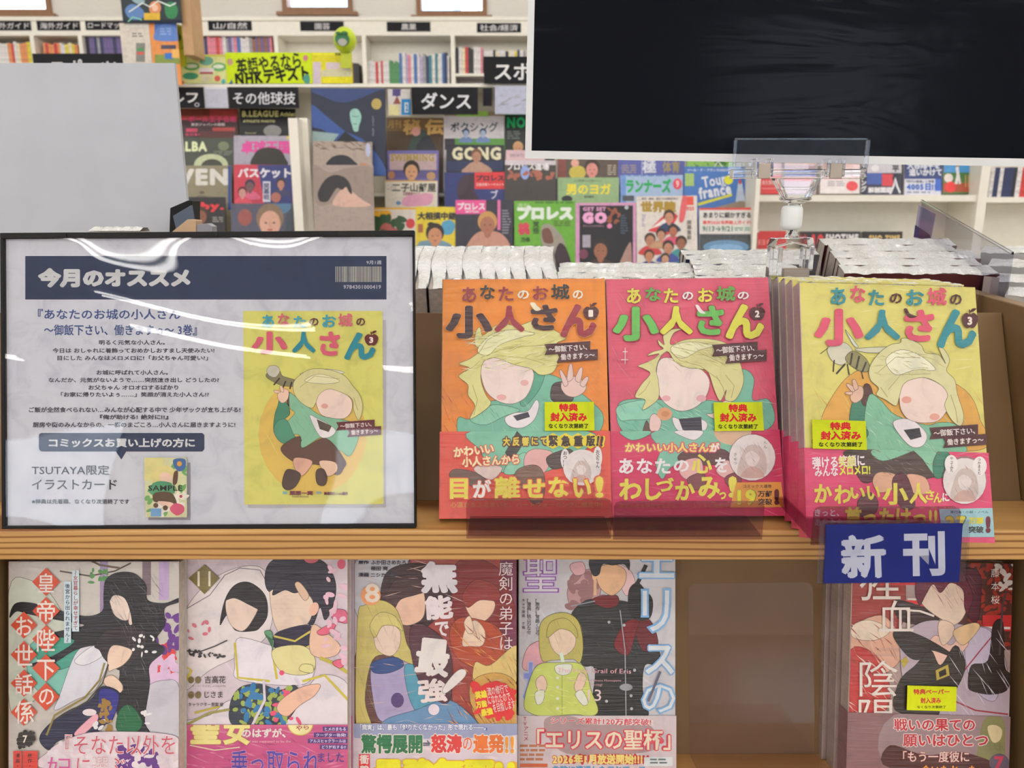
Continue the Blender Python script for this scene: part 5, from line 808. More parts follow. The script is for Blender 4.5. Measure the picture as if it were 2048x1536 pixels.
artB = [('scr', 362, 1115, 697, 1460, 50, 60, 5, 'cdbcc8', 101, 70), ('b', '362,1250 400,1180 460,1140 520,1134 545,1180 540,1260 500,1300 420,1340 362,1380', 'd2c8c8'), ('s', '362,1224 420,1190 450,1150 480,1136 520,1140 542,1180', 1.6, '6a5a68'), ('dummy',),
    ('b', '455,1230 440,1250 450,1200 470,1170 500,1165 530,1190 535,1230 520,1255 505,1262 470,1260', '231f22'), ('b', '455,1196 480,1190 515,1210 505,1240 485,1262 462,1250 452,1220', 'e8cfc0'), ('b', '450,1200 470,1178 500,1176 530,1200 528,1222 500,1210 470,1196', '231f22'),
    ('b', '530,1150 540,1125 570,1110 620,1112 655,1130 672,1170 665,1215 650,1240 640,1215 625,1250 600,1230 590,1190 560,1190 535,1180', '282430'), ('b', '540,1195 545,1180 590,1175 625,1200 620,1240 595,1262 565,1270 548,1245', 'ecd2be'), ('b', '545,1190 560,1160 600,1150 626,1180 612,1178 590,1186 570,1180', '282430'), ('e', 628, 1218, 9, 14, 'e0b09c', 20), ('b', '590,1170 600,1165 618,1190 608,1200', 'c8a890'),
    ('b', '545,1280 560,1262 620,1250 622,1285 590,1300 550,1295', '2a2438'), ('s', '548,1272 590,1282 622,1262', 4, 'c0b050'), ('s', '550,1298 590,1306 622,1290', 3, 'c0b050'), ('b', '470,1300 480,1275 540,1290 560,1300 620,1300 630,1340 600,1370 480,1360 470,1330', 'd8d0d8'), ('s', '470,1285 476,1355 540,1362', 5, 'b8a840'), ('s', '545,1300 554,1358', 5, 'b8a840'), ('b', '545,1300 600,1290 628,1310 628,1340 600,1350 560,1340', 'c9c088'), ('b', '362,1450 420,1430 460,1400 520,1400 560,1440 600,1400 640,1350 697,1370 697,1460', 'cfc6cc'),
    ('b', '460,1410 480,1375 520,1368 560,1380 590,1370 600,1400 560,1450 470,1452', '2b3440'), ('pet', 470, 1375, 580, 1450, 60, 8, '8a9a48', 102), ('pet', 480, 1375, 580, 1450, 30, 10, '2e6a9a', 103), ('pet', 540, 1380, 600, 1450, 10, 9, 'c84a6a', 104), ('s', '528,1360 530,1400 515,1430 505,1450', 5, 'c8bcc8'), ('s', '590,1355 604,1375', 6, 'c8bcc8'),
    ('b', '620,1300 625,1250 650,1262 680,1290 672,1310 640,1315', 'e0b8a0'), ('b', '555,1420 562,1400 600,1375 640,1368 630,1390 600,1410 575,1432', 'e2b49c'), ('s', '605,1362 650,1350 697,1400', 5, 'b8a840'), ('s', '640,1315 665,1325 697,1345', 7, 'a89a3c'), ('s', '362,1380 384,1340 366,1330', 5, 'b8a840'), ('b', '664,1220 690,1220 697,1240 690,1246 666,1238', 'c05a78'), ('b', '635,1262 660,1248 672,1250 660,1266 642,1270', 'c85a74'), ('e', 683, 1128, 8, 10, 'c05068'), ('e', 623, 1118, 14, 8, 'b05060'), ('b', '665,1325 680,1318 690,1326 680,1336', 'c85a74'), ('e', 564, 1345, 5, 5, 'c84a6a'), ('pet', 370, 1225, 420, 1280, 8, 5, 'c06a7a', 105), ('pet', 650, 1130, 697, 1330, 26, 9, 'd8b0c0', 106), ('b', '600,1340 605,1328 625,1330 625,1345', 'c8c084'),
    ('s', '362,1300 400,1303 430,1292 455,1280', 2.4, '3a3438'), ('pet', 366, 1300, 455, 1314, 20, 4, '3a3438', 107), ('b', '545,1300 548,1280 535,1275 530,1262 545,1264', '5a8a68'), ('s', '390,1425 440,1412', 4, 'a89a3c'), ('s', '362,1455 420,1425 460,1418', 5, '8a8448'),
    ('p', '410,1128 440,1156 410,1188 378,1156', '6f6238'), ('t', '11', 396, 1142, 422, 1172, 'd0c8b4', .0), ('e', 383, 1359, 6, 7, '6a5a3a'), ('e', 397, 1359, 6, 7, '6a5a3a'), ('t', '吉高花', 410, 1351, 452, 1366, '3a3436', .01), ('t', '(「オーバーラップ」ノベルス刊)', 378, 1369, 452, 1374, '5a5456'), ('e', 383, 1389, 6, 7, '6a5a3a'), ('e', 397, 1389, 6, 7, '6a5a3a'), ('t', 'じさま', 410, 1382, 446, 1395, '3a3436', .01), ('t', 'キャラクター原案 暁', 378, 1404, 448, 1412, '3a3436', .01)]
artB = outlined([i for i in artB if i[0] != 'dummy'])
bB = [('b', '362,1450 460,1440 600,1445 697,1435 697,1447 362,1462', 'b8587e'), ('scr', 365, 1460, 695, 1536, 50, 40, 2, 'c0708f', 108, 5), ('scr', 440, 1480, 600, 1536, 40, 30, 2, '98406a', 109, 20), ('t', '聖', 381, 1430, 442, 1488, 'e0d48a', .05, 0, '9a8438', .02), ('t', '女', 446, 1434, 500, 1490, 'e0d48a', .04, 0, '9a8438', .02), ('t', 'のはずが、', 484, 1456, 572, 1475, 'e8dcd8', .04), ('t', 'I was supposed to be the', 500, 1480, 582, 1486, 'dcb8c4'), ('s', '380,1490 430,1500 480,1494', 2, 'e0d4b4'), ('e', 601, 1447, 26, 24, 'c0a850'), ('e', 601, 1447, 24, 22, 'dcd49a'), ('t', 'どう', 584, 1434, 606, 1445, '5a2a3a', .03, -12), ('t', 'やら', 592, 1449, 618, 1460, '9a3a4a', .02, -8)] + \
     [('r', 616 + d_, 1453 + i * 12, 695, 1462 + i * 12, '4a3470') for i, d_ in enumerate((30, 12, 0, 24))] + [('t', s_, 620 + d_, 1454 + i * 12, 692, 1461 + i * 12, 'c8b8d4', .02) for i, (d_, s_) in enumerate(((30, 'ヒメのまもる'), (12, 'クーデター勃発!'), (0, 'アルスヒャクラールは'), (24, 'どう対処する!?')))] + [('t', '乗っ取られ', 462, 1500, 640, 1550, '4a3a90', .01, 0, 'c88aa8', .02), ('t', 'ました', 636, 1505, 688, 1524, '4a3a80', .01)]
lower('pink banded comic with two dark haired figures and number eleven', 361.5, 695, 1330, .591, 1114, 'c3b4bc', artB, band=(1448, 'b04a78', bB), copies=2, spine='8a5a48', dx=.002)
artC = [('b', '713,1120 830,1115 830,1200 760,1230 713,1230', 'b4b4bc'), ('b', '820,1115 1034,1115 1034,1460 820,1460', '8a3a34'), ('r', 1000, 1115, 1040, 1300, '6a3048'), ('b', '713,1460 713,1300 760,1250 860,1260 900,1460', '5a3a38'),
    ('b', '760,1200 770,1150 800,1130 850,1128 900,1150 905,1200 880,1230 840,1260 800,1240 770,1240', '382428'), ('b', '778,1215 800,1185 840,1175 850,1200 846,1235 820,1250 796,1244', 'dcb49c'), ('b', '765,1210 790,1160 830,1150 850,1180 830,1190 800,1200 782,1230', '402a2c'),
    ('b', '905,1150 920,1120 960,1118 1000,1140 1020,1180 1030,1230 1000,1260 960,1230 920,1250 905,1220', '6f2426'), ('b', '930,1210 940,1195 985,1200 988,1220 972,1240 950,1244', 'e0bca4'), ('b', '925,1190 950,1160 990,1170 1000,1200 960,1200 935,1215', '7a2a28'),
    ('b', '715,1240 730,1210 760,1200 790,1215 805,1250 815,1290 840,1330 800,1320 780,1310 745,1320 730,1400 745,1460 713,1460', 'b8aa62'), ('b', '750,1255 775,1245 800,1262 798,1295 780,1312 752,1296', 'ecd2c0'), ('b', '740,1250 760,1225 790,1232 806,1262 790,1252 765,1252 750,1275', 'c2b56e'), ('scr', 716, 1215, 800, 1440, 50, 60, 1.2, '8f8048', 111, 85),
    ('b', '744,1330 780,1316 815,1325 845,1350 850,1400 800,1440 760,1440 745,1390', '9a90b4'), ('b', '744,1325 790,1314 808,1330 780,1345 748,1345', '2c4478'), ('b', '810,1330 850,1345 870,1400 850,1440 820,1400', '4a88a0'), ('b', '770,1440 830,1420 900,1400 960,1450 960,1470 770,1470', '5a7fa4'), ('e', 795, 1400, 13, 15, '4a3868'),
    ('b', '900,1260 925,1235 990,1250 1010,1290 1000,1330 950,1335 910,1310', '9a3f26'), ('b', '925,1290 930,1260 950,1240 970,1262 965,1290 940,1292', 'e4c8b0'), ('b', '928,1245 940,1232 948,1262 936,1266', 'e4c8b0'), ('b', '950,1325 980,1330 1034,1290 1034,1360 1000,1400 950,1380', 'c4ac6c'), ('b', '940,1370 990,1345 1034,1370 1034,1460 960,1450', 'b8904c'), ('scr', 900, 1240, 1034, 1460, 70, 40, 1.6, '6a2a22', 112, 60), ('scr', 900, 1240, 1034, 1460, 40, 30, 1.5, 'd0904c', 113, 40), ('b', '820,1260 850,1250 900,1300 900,1400 860,1390 830,1340', '4a2a34'), ('scr', 716, 1120, 1030, 1450, 60, 50, .8, 'c8a8a0', 114, 3),
    ('t', '原作', 717, 1121, 738, 1128, '2a2a3a', .05), ('t', 'ふか田さめたろう', 742, 1120, 822, 1129, '3a3440', .03), ('t', '穂田 亮', 742, 1132, 776, 1141, '3a3440', .03), ('t', '漫画', 717, 1145, 738, 1153, '2a2a3a', .05), ('t', 'ニシカワ醇', 742, 1145, 792, 1154, '3a3440', .03), ('e', 742, 1190, 20, 20, 'd08a5c'), ('t', '8', 730, 1166, 760, 1205, 'e4d4c4', .02),
    ('t', '無', 842, 1122, 916, 1186, 'e2dce4', .06), ('t', '能', 850, 1190, 906, 1238, 'e2d4d8', .05, -4), ('t', 'で', 870, 1242, 898, 1272, 'e2d4d8', .03), ('t', '最', 832, 1276, 900, 1352, 'e6dedc', .05, 6), ('t', '強', 836, 1356, 894, 1404, 'e2d4d4', .04, -4), ('b', '890,1386 886,1376 905,1350 920,1338 932,1340 930,1352 912,1370', 'e6dedc'), ('e', 868, 1418, 11, 11, 'dcd0dc'),
    ('v', '魔剣の弟子は', 1012, 1122, 1300, 30, 'dcc8cc', .0), ('e', 990, 1398, 40, 36, 'c02c30'), ('pet', 950, 1370, 1030, 1430, 30, 12, 'c02c30', 115), ('t', '英雄', 950, 1380, 974, 1396, 'd8c83c', .06, -10), ('t', '流の修行で', 974, 1370, 1016, 1387, 'e8d8d4', .01, -10), ('t', '万能', 952, 1400, 974, 1414, 'd8c83c', .06, -10), ('t', 'になれたので、', 975, 1386, 1024, 1404, 'e8d8d4', .01, -10), ('t', '最強', 962, 1415, 986, 1430, 'd8c83c', .06, -12), ('t', 'を目指します', 986, 1402, 1030, 1420, 'e8d8d4', .01, -12)]
artC = outlined(artC)
bC = [('scr', 716, 1448, 1030, 1536, 40, 40, 4, 'd0c4c8', 116, 10), ('b', '713,1440 1034,1438 1034,1470 713,1476', '8a90b0'), ('t', '「真実」は、最も「知りたくなかった」形で現れる――。', 720, 1448, 972, 1461, 'eceef4', .04, 0, '2a4a90', .06), ('t', '驚愕展開', 722, 1468, 845, 1507, '2a6a48', .05, 0, 'ece6dc', .05), ('t', '⇒', 846, 1480, 862, 1496, '5a5a6a', .02), ('t', '怒涛', 862, 1468, 924, 1506, 'c03a3c', .05, 0, 'ece6dc', .05), ('t', 'の', 926, 1474, 944, 1500, 'c8583c', .01, 0, 'ece6dc', .03), ('t', '連発', 946, 1468, 1008, 1506, 'cc6a34', .05, 0, 'ece6dc', .05), ('t', '!!', 1010, 1472, 1028, 1506, 'd08830', .05, 0, 'ece6dc', .05), ('r', 718, 1508, 740, 1550, 'c03034'), ('v', '衝撃', 729, 1508, 1550, 19, 'ece0dc', .04), ('t', '最強無双!!', 746, 1516, 1030, 1568, 'dedc28', .08, 0, 'c89c28', .04)]
lower('reddish comic with large slanted white characters and number eight', 709.5, 1033, 1330, .6076, 1112, 'b0a4a8', artC, band=(1446, 'c4b8c4', bC), copies=1, spine='6a3a34')
artD = [('scr', 1040, 1115, 1350, 1450, 30, 60, 4, 'c2c0c6', 121, 60), ('b', '1135,1180 1150,1150 1190,1140 1200,1190 1160,1220 1140,1210', 'b08a8c'), ('pet', 1136, 1140, 1200, 1215, 24, 13, '8a6468', 122), ('b', '1046,1320 1060,1290 1090,1285 1090,1340 1050,1340', 'cf9aa4'), ('b', '1230,1130 1260,1140 1270,1170 1250,1190', 'd8b8bc'), ('b', '1140,1130 1165,1124 1170,1145 1150,1150', 'cfa4ac'),
    ('t', '聖', 1045, 1112, 1118, 1185, '7a4890', .03, 0, 'c8b0dc', .03), ('t', '杯', 1046, 1325, 1110, 1420, '7a86c8', .02, 0, 'c0c8ec', .03), ('t', '聖', 1048, 1114, 1115, 1183, 'cdc8d4', -.01),
    ('b', '1142,1230 1165,1205 1190,1198 1260,1205 1275,1230 1300,1270 1318,1300 1318,1330 1290,1330 1285,1380 1292,1436 1190,1440 1190,1340 1165,1330 1140,1280', '26282a'), ('b', '1190,1195 1232,1190 1236,1208 1215,1216 1188,1206', '6a1e28'), ('b', '1268,1240 1300,1240 1316,1290 1284,1300', '5a1c24'), ('b', '1228,1290 1250,1245 1278,1240 1272,1262 1256,1310', '6a1c26'), ('b', '1258,1220 1258,1180 1275,1165 1290,1180 1305,1200 1300,1235 1275,1240', '1d1c20'), ('s', '1262,1188 1278,1160 1292,1130', 8, '1d1c20'), ('s', '1240,1220 1250,1300 1252,1436', 2, '8a8e98'), ('s', '1142,1212 1190,1202', 2, '8a8e98'), ('e', 1218, 1244, 3, 3, '9a9ca4'), ('e', 1248, 1250, 3, 3, '9a9ca4'), ('e', 1269, 1340, 3, 3, '9a9ca4'), ('e', 1262, 1391, 3, 3, '9a9ca4'), ('e', 1263, 1417, 3, 3, '9a9ca4'), ('e', 1213, 1402, 3, 3, '9a9ca4'), ('e', 1252, 1374, 13, 7, '8a8c92'), ('scr', 1150, 1220, 1290, 1430, 30, 30, .9, '44484c', 123, 60),
    ('b', '1192,1150 1195,1135 1225,1128 1250,1140 1250,1165 1235,1185 1220,1190 1200,1175', 'dcb28c'), ('e', 1189, 1152, 5, 9, 'dcb28c'), ('b', '1186,1150 1178,1125 1190,1112 1252,1112 1258,1140 1248,1128 1225,1130 1205,1128 1198,1148', '22242e'), ('s', '1190,1160 1190,1190', 6, 'd0a684'),
    ('b', '1084,1320 1078,1280 1082,1245 1105,1228 1135,1226 1158,1245 1166,1290 1160,1325 1145,1318 1105,1320', 'a8a058'), ('b', '1098,1262 1120,1252 1148,1265 1150,1290 1135,1308 1118,1310 1102,1292', 'ecd2ba'), ('b', '1094,1275 1100,1245 1130,1236 1152,1256 1154,1276 1140,1262 1118,1258', 'a8a058'), ('scr', 1084, 1235, 1164, 1310, 40, 40, 1, '807838', 124, 88), ('s', '1122,1305 1126,1325', 7, 'c4d4c4'),
    ('b', '1048,1410 1056,1370 1075,1330 1115,1325 1165,1330 1182,1380 1196,1420 1180,1432 1150,1428 1090,1432 1060,1425', 'b4c060'), ('b', '1112,1330 1142,1328 1140,1345 1125,1350 1112,1344', 'd8dcd0'), ('b', '1072,1360 1085,1350 1094,1368 1086,1388 1074,1376', 'e6c8b4'), ('b', '1152,1360 1160,1345 1172,1352 1168,1372 1156,1386 1148,1374', 'e6c8b4'), ('b', '1070,1385 1088,1380 1086,1402 1074,1408', 'd4d8cc'), ('b', '1150,1388 1164,1380 1176,1404 1166,1410', 'd4d8cc'), ('s', '1124,1350 1124,1428', 1.4, '8a9248'), ('e', 1115, 1355, 3, 3, 'd0d4c0'), ('e', 1115, 1374, 3, 3, 'd0d4c0'), ('e', 1115, 1396, 3, 3, 'd0d4c0'), ('e', 1115, 1416, 3, 3, 'd0d4c0'), ('scr', 1060, 1335, 1180, 1425, 40, 30, .9, 'd0d88c', 125, 10),
    ('v', '[原作]常磐くじら', 1075, 1196, 1270, 9, '3a3a42', .01), ('v', '[漫画]桃山ひなせ', 1058, 1196, 1268, 9, '3a3a42', .01), ('v', 'キャラ原案 夕薙', 1047, 1196, 1258, 7, '3a3a42', .01), ('t', 'The Holy Grail of Eris', 1114, 1336, 1262, 1348, 'd8a8b4', .0, 1), ('t', 'Tokiwa Kujira & Hinase Momoyama', 1136, 1358, 1242, 1363, 'c898a8'), ('t', 'Yu-nagi', 1180, 1366, 1204, 1372, 'c898a8'), ('t', '13', 1176, 1378, 1202, 1401, 'e4ccd0', .0),
    ('t', 'エ', 1278, 1112, 1348, 1155, 'd4e0ec', .03, 0, '6f9cc8', .05), ('t', 'リ', 1285, 1180, 1338, 1262, 'dce4ec', .0, 0, '6f9cc8', .04), ('t', 'ス', 1290, 1290, 1348, 1348, 'dce4ec', .02, 0, '6f9cc8', .04), ('t', 'の', 1284, 1368, 1350, 1424, 'dce4ec', .0, 0, '6f9cc8', .04), ('s', '1320,1342 1296,1402', 5, '5a5a6c')]
bD = [('b', '1090,1438 1140,1432 1200,1450 1250,1440 1300,1450 1310,1500 1150,1510 1100,1480', '9a8488'), ('v', 'TVアニメ', 1052, 1432, 1482, 10, '9a3a4a', .02), ('t', 'シリーズ累計120万部突破!', 1102, 1436, 1302, 1449, 'b83a4a', .02, 1, 'ece0e0', .05), ('t', '「エリスの聖杯」', 1072, 1456, 1343, 1502, 'b02840', .10, 0), ('t', '「エリスの聖杯」', 1074, 1458, 1341, 1500, 'ece4cc', .02, 0, 'c04a58', .05), ('t', '2026年1月放送開始!!!', 1105, 1508, 1285, 1528, 'e0d07a', .05, 0, 'a83030', .06), ('lines', 1040, 1489, 1092, 1525, 4, 'a86a4a', 6), ('r', 1288, 1514, 1345, 1532, 'd4dce0'), ('lines', 1300, 1517, 1334, 1530, 2, '5a6a70', 5), ('r', 1040, 1527, 1095, 1534, 'b85a3a'), ('t', '危険に遭遇したヲとで、コ', 1104, 1531, 1290, 1545, '5a8ab0', .05)]
artD = outlined(artD)
lower('pale comic with pale blue kana, an officer in black and a figure in lime', 1038.5, 1350.5, 1330, .631, 1110, 'b9b8be', artD, band=(1430, 'bfb4ba', bD), spine='8a8a90')
artF = [('b', '1706,1120 1800,1120 1800,1260 1706,1260', '8a3430'), ('r', 1900, 1120, 2030, 1300, '4a2a24'), ('pet', 1930, 1120, 2030, 1290, 90, 9, '8a2e24', 131), ('pet', 1990, 1120, 2030, 1180, 14, 8, 'c8beb8', 132), ('r', 1760, 1150, 1870, 1170, 'b02a2c'), ('r', 1810, 1200, 1870, 1240, 'c02c30'), ('b', '1790,1200 1850,1215 1880,1230 1860,1250 1800,1240', '33201e'), ('s', '1815,1198 1870,1200', 4, 'd8ccc4'), ('s', '1812,1220 1840,1222 1868,1232', 4, 'd8ccc4'), ('r', 1965, 1230, 2025, 1262, 'b02c2c'), ('s', '1958,1255 2020,1256', 5, 'd8ccc8'),
    ('b', '1700,1260 1760,1230 1790,1262 1800,1320 1740,1360 1700,1330', 'c89a84'), ('b', '1706,1250 1740,1240 1780,1260 1750,1280 1706,1275', 'd6c4b0'), ('b', '1700,1300 1760,1320 1780,1400 1740,1450 1695,1440', 'a83432'), ('b', '1698,1460 1760,1440 1780,1536 1695,1536', '8c98a8'), ('scr', 1700, 1240, 1790, 1500, 60, 40, 2, '8a3a30', 133, 50), ('scr', 1700, 1240, 1790, 1500, 40, 40, 2, 'd8b8a8', 134, 50),
    ('b', '1800,1280 1830,1250 1870,1240 1930,1250 1985,1260 2010,1320 2020,1420 1990,1470 1900,1490 1850,1420 1810,1380', 'a898a4'), ('b', '1935,1260 1980,1262 2000,1330 1990,1400 1950,1380 1930,1320', 'b4a8bc'), ('s', '1900,1390 1920,1350 1960,1300 1985,1270', 2.5, '8a3038'), ('s', '1905,1400 1950,1420 2015,1428', 3, '8a3038'), ('b', '1850,1300 1870,1270 1900,1290 1920,1270 1935,1290 1880,1340 1850,1330', 'd8b0a0'), ('b', '1790,1420 1800,1360 1830,1330 1860,1300 1880,1330 1910,1290 1930,1330 1910,1380 1880,1410 1870,1430', '2e2622'), ('b', '1786,1272 1800,1258 1850,1275 1900,1305 1900,1312 1860,1300 1840,1318 1815,1312', '2a2220'), ('b', '1935,1370 1942,1330 1975,1320 1985,1250 2005,1245 2008,1330 2020,1350 2012,1380 1980,1388 1945,1382', '2c2220'), ('s', '1998,1310 2004,1210 2012,1180', 4, '4a3a40'),
    ('b', '1836,1190 1850,1170 1920,1165 1935,1200 1925,1235 1905,1250 1885,1240 1850,1215', 'e0c8b4'), ('b', '1880,1240 1905,1248 1905,1270 1885,1290 1875,1262', 'd8bca8'), ('b', '1838,1210 1830,1180 1840,1150 1880,1135 1930,1145 1950,1180 1940,1235 1928,1215 1925,1180 1900,1165 1880,1185 1865,1168 1850,1190', '5c2030'), ('b', '1925,1140 1960,1150 1955,1240 1935,1230 1945,1190', '4a1c28'), ('b', '1905,1262 1945,1245 1958,1255 1925,1290', 'cfae84'), ('scr', 1840, 1140, 1950, 1210, 50, 40, 1, '8a4454', 135, 70),
    ('p', '1800,1320 1812,1312 1816,1322 1806,1336', 'a89440'), ('p', '1870,1340 1895,1328 1898,1350 1872,1360', 'a89440'), ('p', '1876,1343 1890,1336 1892,1348 1878,1354', '2e2622'), ('scr', 1900, 1260, 2015, 1470, 50, 50, 2, 'c8c0cc', 136, 70), ('v', '藤本桜', 1989, 1132, 1212, 18, 'd8ccc4', .0), ('t', '猩', 1718, 1110, 1800, 1200, 'dcd0c8', -.01), ('t', '血', 1756, 1200, 1826, 1262, 'dcd0c8', -.01), ('t', 'にせものの', 1752, 1294, 1800, 1301, 'b8a49c'), ('t', 'おんみょうじ', 1752, 1306, 1806, 1312, 'b8a49c'), ('t', '陰', 1718, 1320, 1794, 1392, 'e2d8d0', -.01), ('t', '陽', 1716, 1398, 1790, 1474, 'e2d8d0', -.01), ('t', '師', 1712, 1482, 1790, 1560, 'e2d8d0', -.01)]
bF = [('b', '1788,1430 2010,1424 2010,1536 1780,1536', '8a7478'), ('b', '1960,1470 1968,1440 1990,1430 2008,1442 2010,1480 2005,1536 1955,1536', '7a7850'), ('b', '1975,1455 1990,1450 2004,1460 2000,1480 1985,1484', 'c8b890'), ('scr', 1960, 1435, 2010, 1500, 20, 20, 1, '5a5a3a', 137, 80), ('b', '1780,1490 1850,1510 1930,1505 1990,1536 1780,1536', '4a2a2a'), ('t', '戦いの果ての', 1788, 1437, 1950, 1462, 'a82c34', .03, 0, 'e0d4d4', .06), ('t', '願いはひとつ', 1806, 1468, 1976, 1493, 'a82c34', .03, 0, 'e0d4d4', .06), ('t', '「もう一度彼に', 1806, 1502, 1938, 1524, 'dcc8c0', .01, 0, '8a3a3c', .04), ('t', '会いたかった」', 1842, 1530, 1962, 1550, 'd08a3c', .03), ('e', 1998, 1525, 20, 18, '5a5060'), ('t', '7', 1988, 1512, 2008, 1540, 'b03a50', .04)]
artF = outlined(artF)
MF = lower('dark red comic with a red haired figure, rightmost in the lower row', 1700, 2020, 1330, .615, 1119, '9a8480', artF, copies=2, roll=-1.6, dx=-.0035, spine='a89a94', sticker=(1815, 1371, 1912, 1423, [('t', '特典ペーパー', 1827, 1378, 1899, 1389, 'b8303a', .04), ('t', '封入済み', 1841, 1395, 1882, 1407, 'b8303a', .04), ('t', 'なくなり次第終了', 1834, 1411, 1892, 1417, '3a3a1a', .02)], 0), band=(1426, '7a5a5c', bF))
# empty clear stand in the lower row
ML, wL = place((1380, 1509), (1630, 1506), at_t(1380, 1509, .6445), 12.9); hL = wpx(ML, 1400, 1167)[1]; r = .007
eo = thing('book_stand', 'empty clear stand leaning in the lower row between two comics', 'book stand', ML)
rc = [(wL - r + r * math.sin(a), hL - r + r * math.cos(a)) for a in (0, .4, .8, 1.2, 1.57)]; lc = [(r - r * math.sin(a), hL - r + r * math.cos(a)) for a in (1.57, 1.2, .8, .4, 0)]
MB().prism([(0, 0), (wL, 0)] + rc[::-1] + lc[::-1], 0, .0012).build('back_plate', 'acryl', eo)
c_, s_ = math.cos(R(12.9)), math.sin(R(12.9)); q = MB()
q.quadbox([(0, -.10 * c_, -.10 * s_ * 0 - .001 - .0), (wL + .004, -.10 * c_, -.001), (wL, 0, -.001), (0, 0, -.001), (0, -.10 * c_, .0002), (wL + .004, -.10 * c_, .0002), (wL, 0, .0002), (0, 0, .0002)]); q.build('base_plate', 'acryl', eo)
# ---------------------------------------------------------------- comics on the far side of the stand
GR = 'film wrapped comics on the far side of the stand'
def rear(label, P, X, dpt, w, t, h, tilt, cover, seed, wavy=.0018, ext=.001, cov2=None):
    """page tops face up; leans towards the viewer; P: near top left corner, X: direction of the width, w along X, dpt away from it"""
    c, s = math.cos(R(tilt)), math.sin(R(tilt)); Y = Vector((-X.y, X.x, 0)).normalized(); D = Y * c + Vector((0, 0, s)); U = Vector((0, 0, c)) - Y * s
    Mx = Matrix(((X.x, D.x, U.x, P.x - U.x * h), (X.y, D.y, U.y, P.y - U.y * h), (X.z, D.z, U.z, P.z - U.z * h), (0, 0, 0, 1)))
    o = thing('comic_book', label, 'comic book', Mx, GR); rr = random.Random(seed); e = .0006
    cc = plain('rear_cover_%s' % cover, cover, .4) if 'rear_cover_%s' % cover not in bpy.data.materials else bpy.data.materials['rear_cover_%s' % cover]
    MB().box(e, e, 0, w - e, dpt - e, h - .002).build('page_block', 'pagesd', o)
    m = MB()
    if dpt > w: m.box(0, 0, 0, e * .9, dpt, h - .001); m.box(w - e * .9, 0, 0, w, dpt, h - .001); m.box(e, dpt - e * .9, 0, w - e, dpt, h - .001)
    else: m.box(0, 0, 0, w, e * .9, h - .001); m.box(0, dpt - e * .9, 0, w, dpt, h - .001)
    m.build('cover', cc, o)
    # crumpled film over the page tops
    m = MB(); nx = max(3, int(w / .004)); ny = max(3, int(dpt / .006)); f1, f2 = rr.uniform(0, 6), rr.uniform(0, 6)
    for j in range(ny + 1):
        for i in range(nx + 1):
            a, b = i / nx, j / ny; sh = 0; x = a * w; y = b * dpt
            if dpt > w: x = w / 2 + (a - .5) * w * (1.06 - .42 * max(0, .45 - b) / .45 * (1 - a * .0)) + .0022 * math.sin(b * 5.2 + 1.2)
            else: y += .0014 * math.sin(a * 17 + f1) + .001 * math.sin(a * 41 + f2)
            edge = min(a, 1 - a, b, 1 - b)
            z = h - .001 + (.0022 * min(1, edge * 7)) + rr.uniform(-.0005, .0006)
            m.v.append((x, y, z))
    for j in range(ny):
        for i in range(nx): k = j * (nx + 1) + i; m.f.append([k, k + 1, k + nx + 2, k + nx + 1]); m.sm.append(True)
    m.build('film_top', 'wraptop', o)
    return o
edges = [(795, 824), (827, 853), (856, 886), (888, 920), (923, 957), (959, 989), (990, 1021), (1023, 1053), (1056, 1087), (1089, 1118)]
nm = ['ninth', 'eighth', 'seventh', 'sixth', 'fifth', 'fourth', 'third', 'second', 'rightmost', 'x']
Xr = Vector((1, 0, 0))
words_ = ['tenth from the right', 'ninth from the right', 'eighth from the right', 'seventh from the right', 'sixth from the right', 'fifth from the right', 'fourth from the right', 'third from the right', 'second from the right', 'the rightmost']
for i, (a, b) in enumerate(edges):
    P = at(a, 575, .705); Q = at(b, 575, .705); wv = (Q.x - P.x) * 1.06
    rear('upright comic, white wrapped page top, %s of ten' % words_[i], Vector((P.x - wv * .02, .705, at(1024, 575, .705).z)), Xr, .108, wv * .96, 0, .15, 18, '2a2830', i)
def rear_flat(label, u0, v0, u1, Y, t, tilt, cover, seed, ang=0, h=.15):
    P = at(u0, v0, Y); Q = at(u1, v0, Y); w = (Q - P).length; X = Vector((math.cos(R(ang)), math.sin(R(ang)), 0))
    return rear(label, P, X, t, w, t, h, tilt, cover, seed)
for k, (v, u0, u1) in enumerate(((566, 1190, 1396), (556, 1117, 1394), (546, 1119, 1392), (537, 1121, 1389))):
    rear_flat('pale comic facing away behind the pink comic, %s from the front' % ['first', 'second', 'third', 'fourth'][k], u0, v, u1, .705 + .0185 * k, .0165, 18, 'a8aab0', 20 + k)
for k, (v, u0, u1) in enumerate(((561, 1394, 1560), (549, 1392, 1590), (538, 1390, 1600), (527, 1384, 1612), (517, 1372, 1622), (508, 1366, 1640))):
    rear_flat('navy edged comic just left of the clear clip, %s from the front' % ['first', 'second', 'third', 'fourth', 'fifth', 'sixth'][k], u0, v, u1, .705 + .0185 * k, .0135, 18, '1f2a50', 30 + k)
for k, (v, u0, u1, a) in enumerate(((545, 1690, 1988, -4), (530, 1685, 1958, -4), (515, 1672, 1955, -3), (502, 1668, 1912, -3), (489, 1650, 1910, -2))):
    rear_flat('thick comic with crumpled film behind the yellow pile, %s from the front' % ['first', 'second', 'third', 'fourth', 'fifth'][k], u0, v, u1, .715 + .024 * k, .021, 18, '5a2a2c', 40 + k, a)
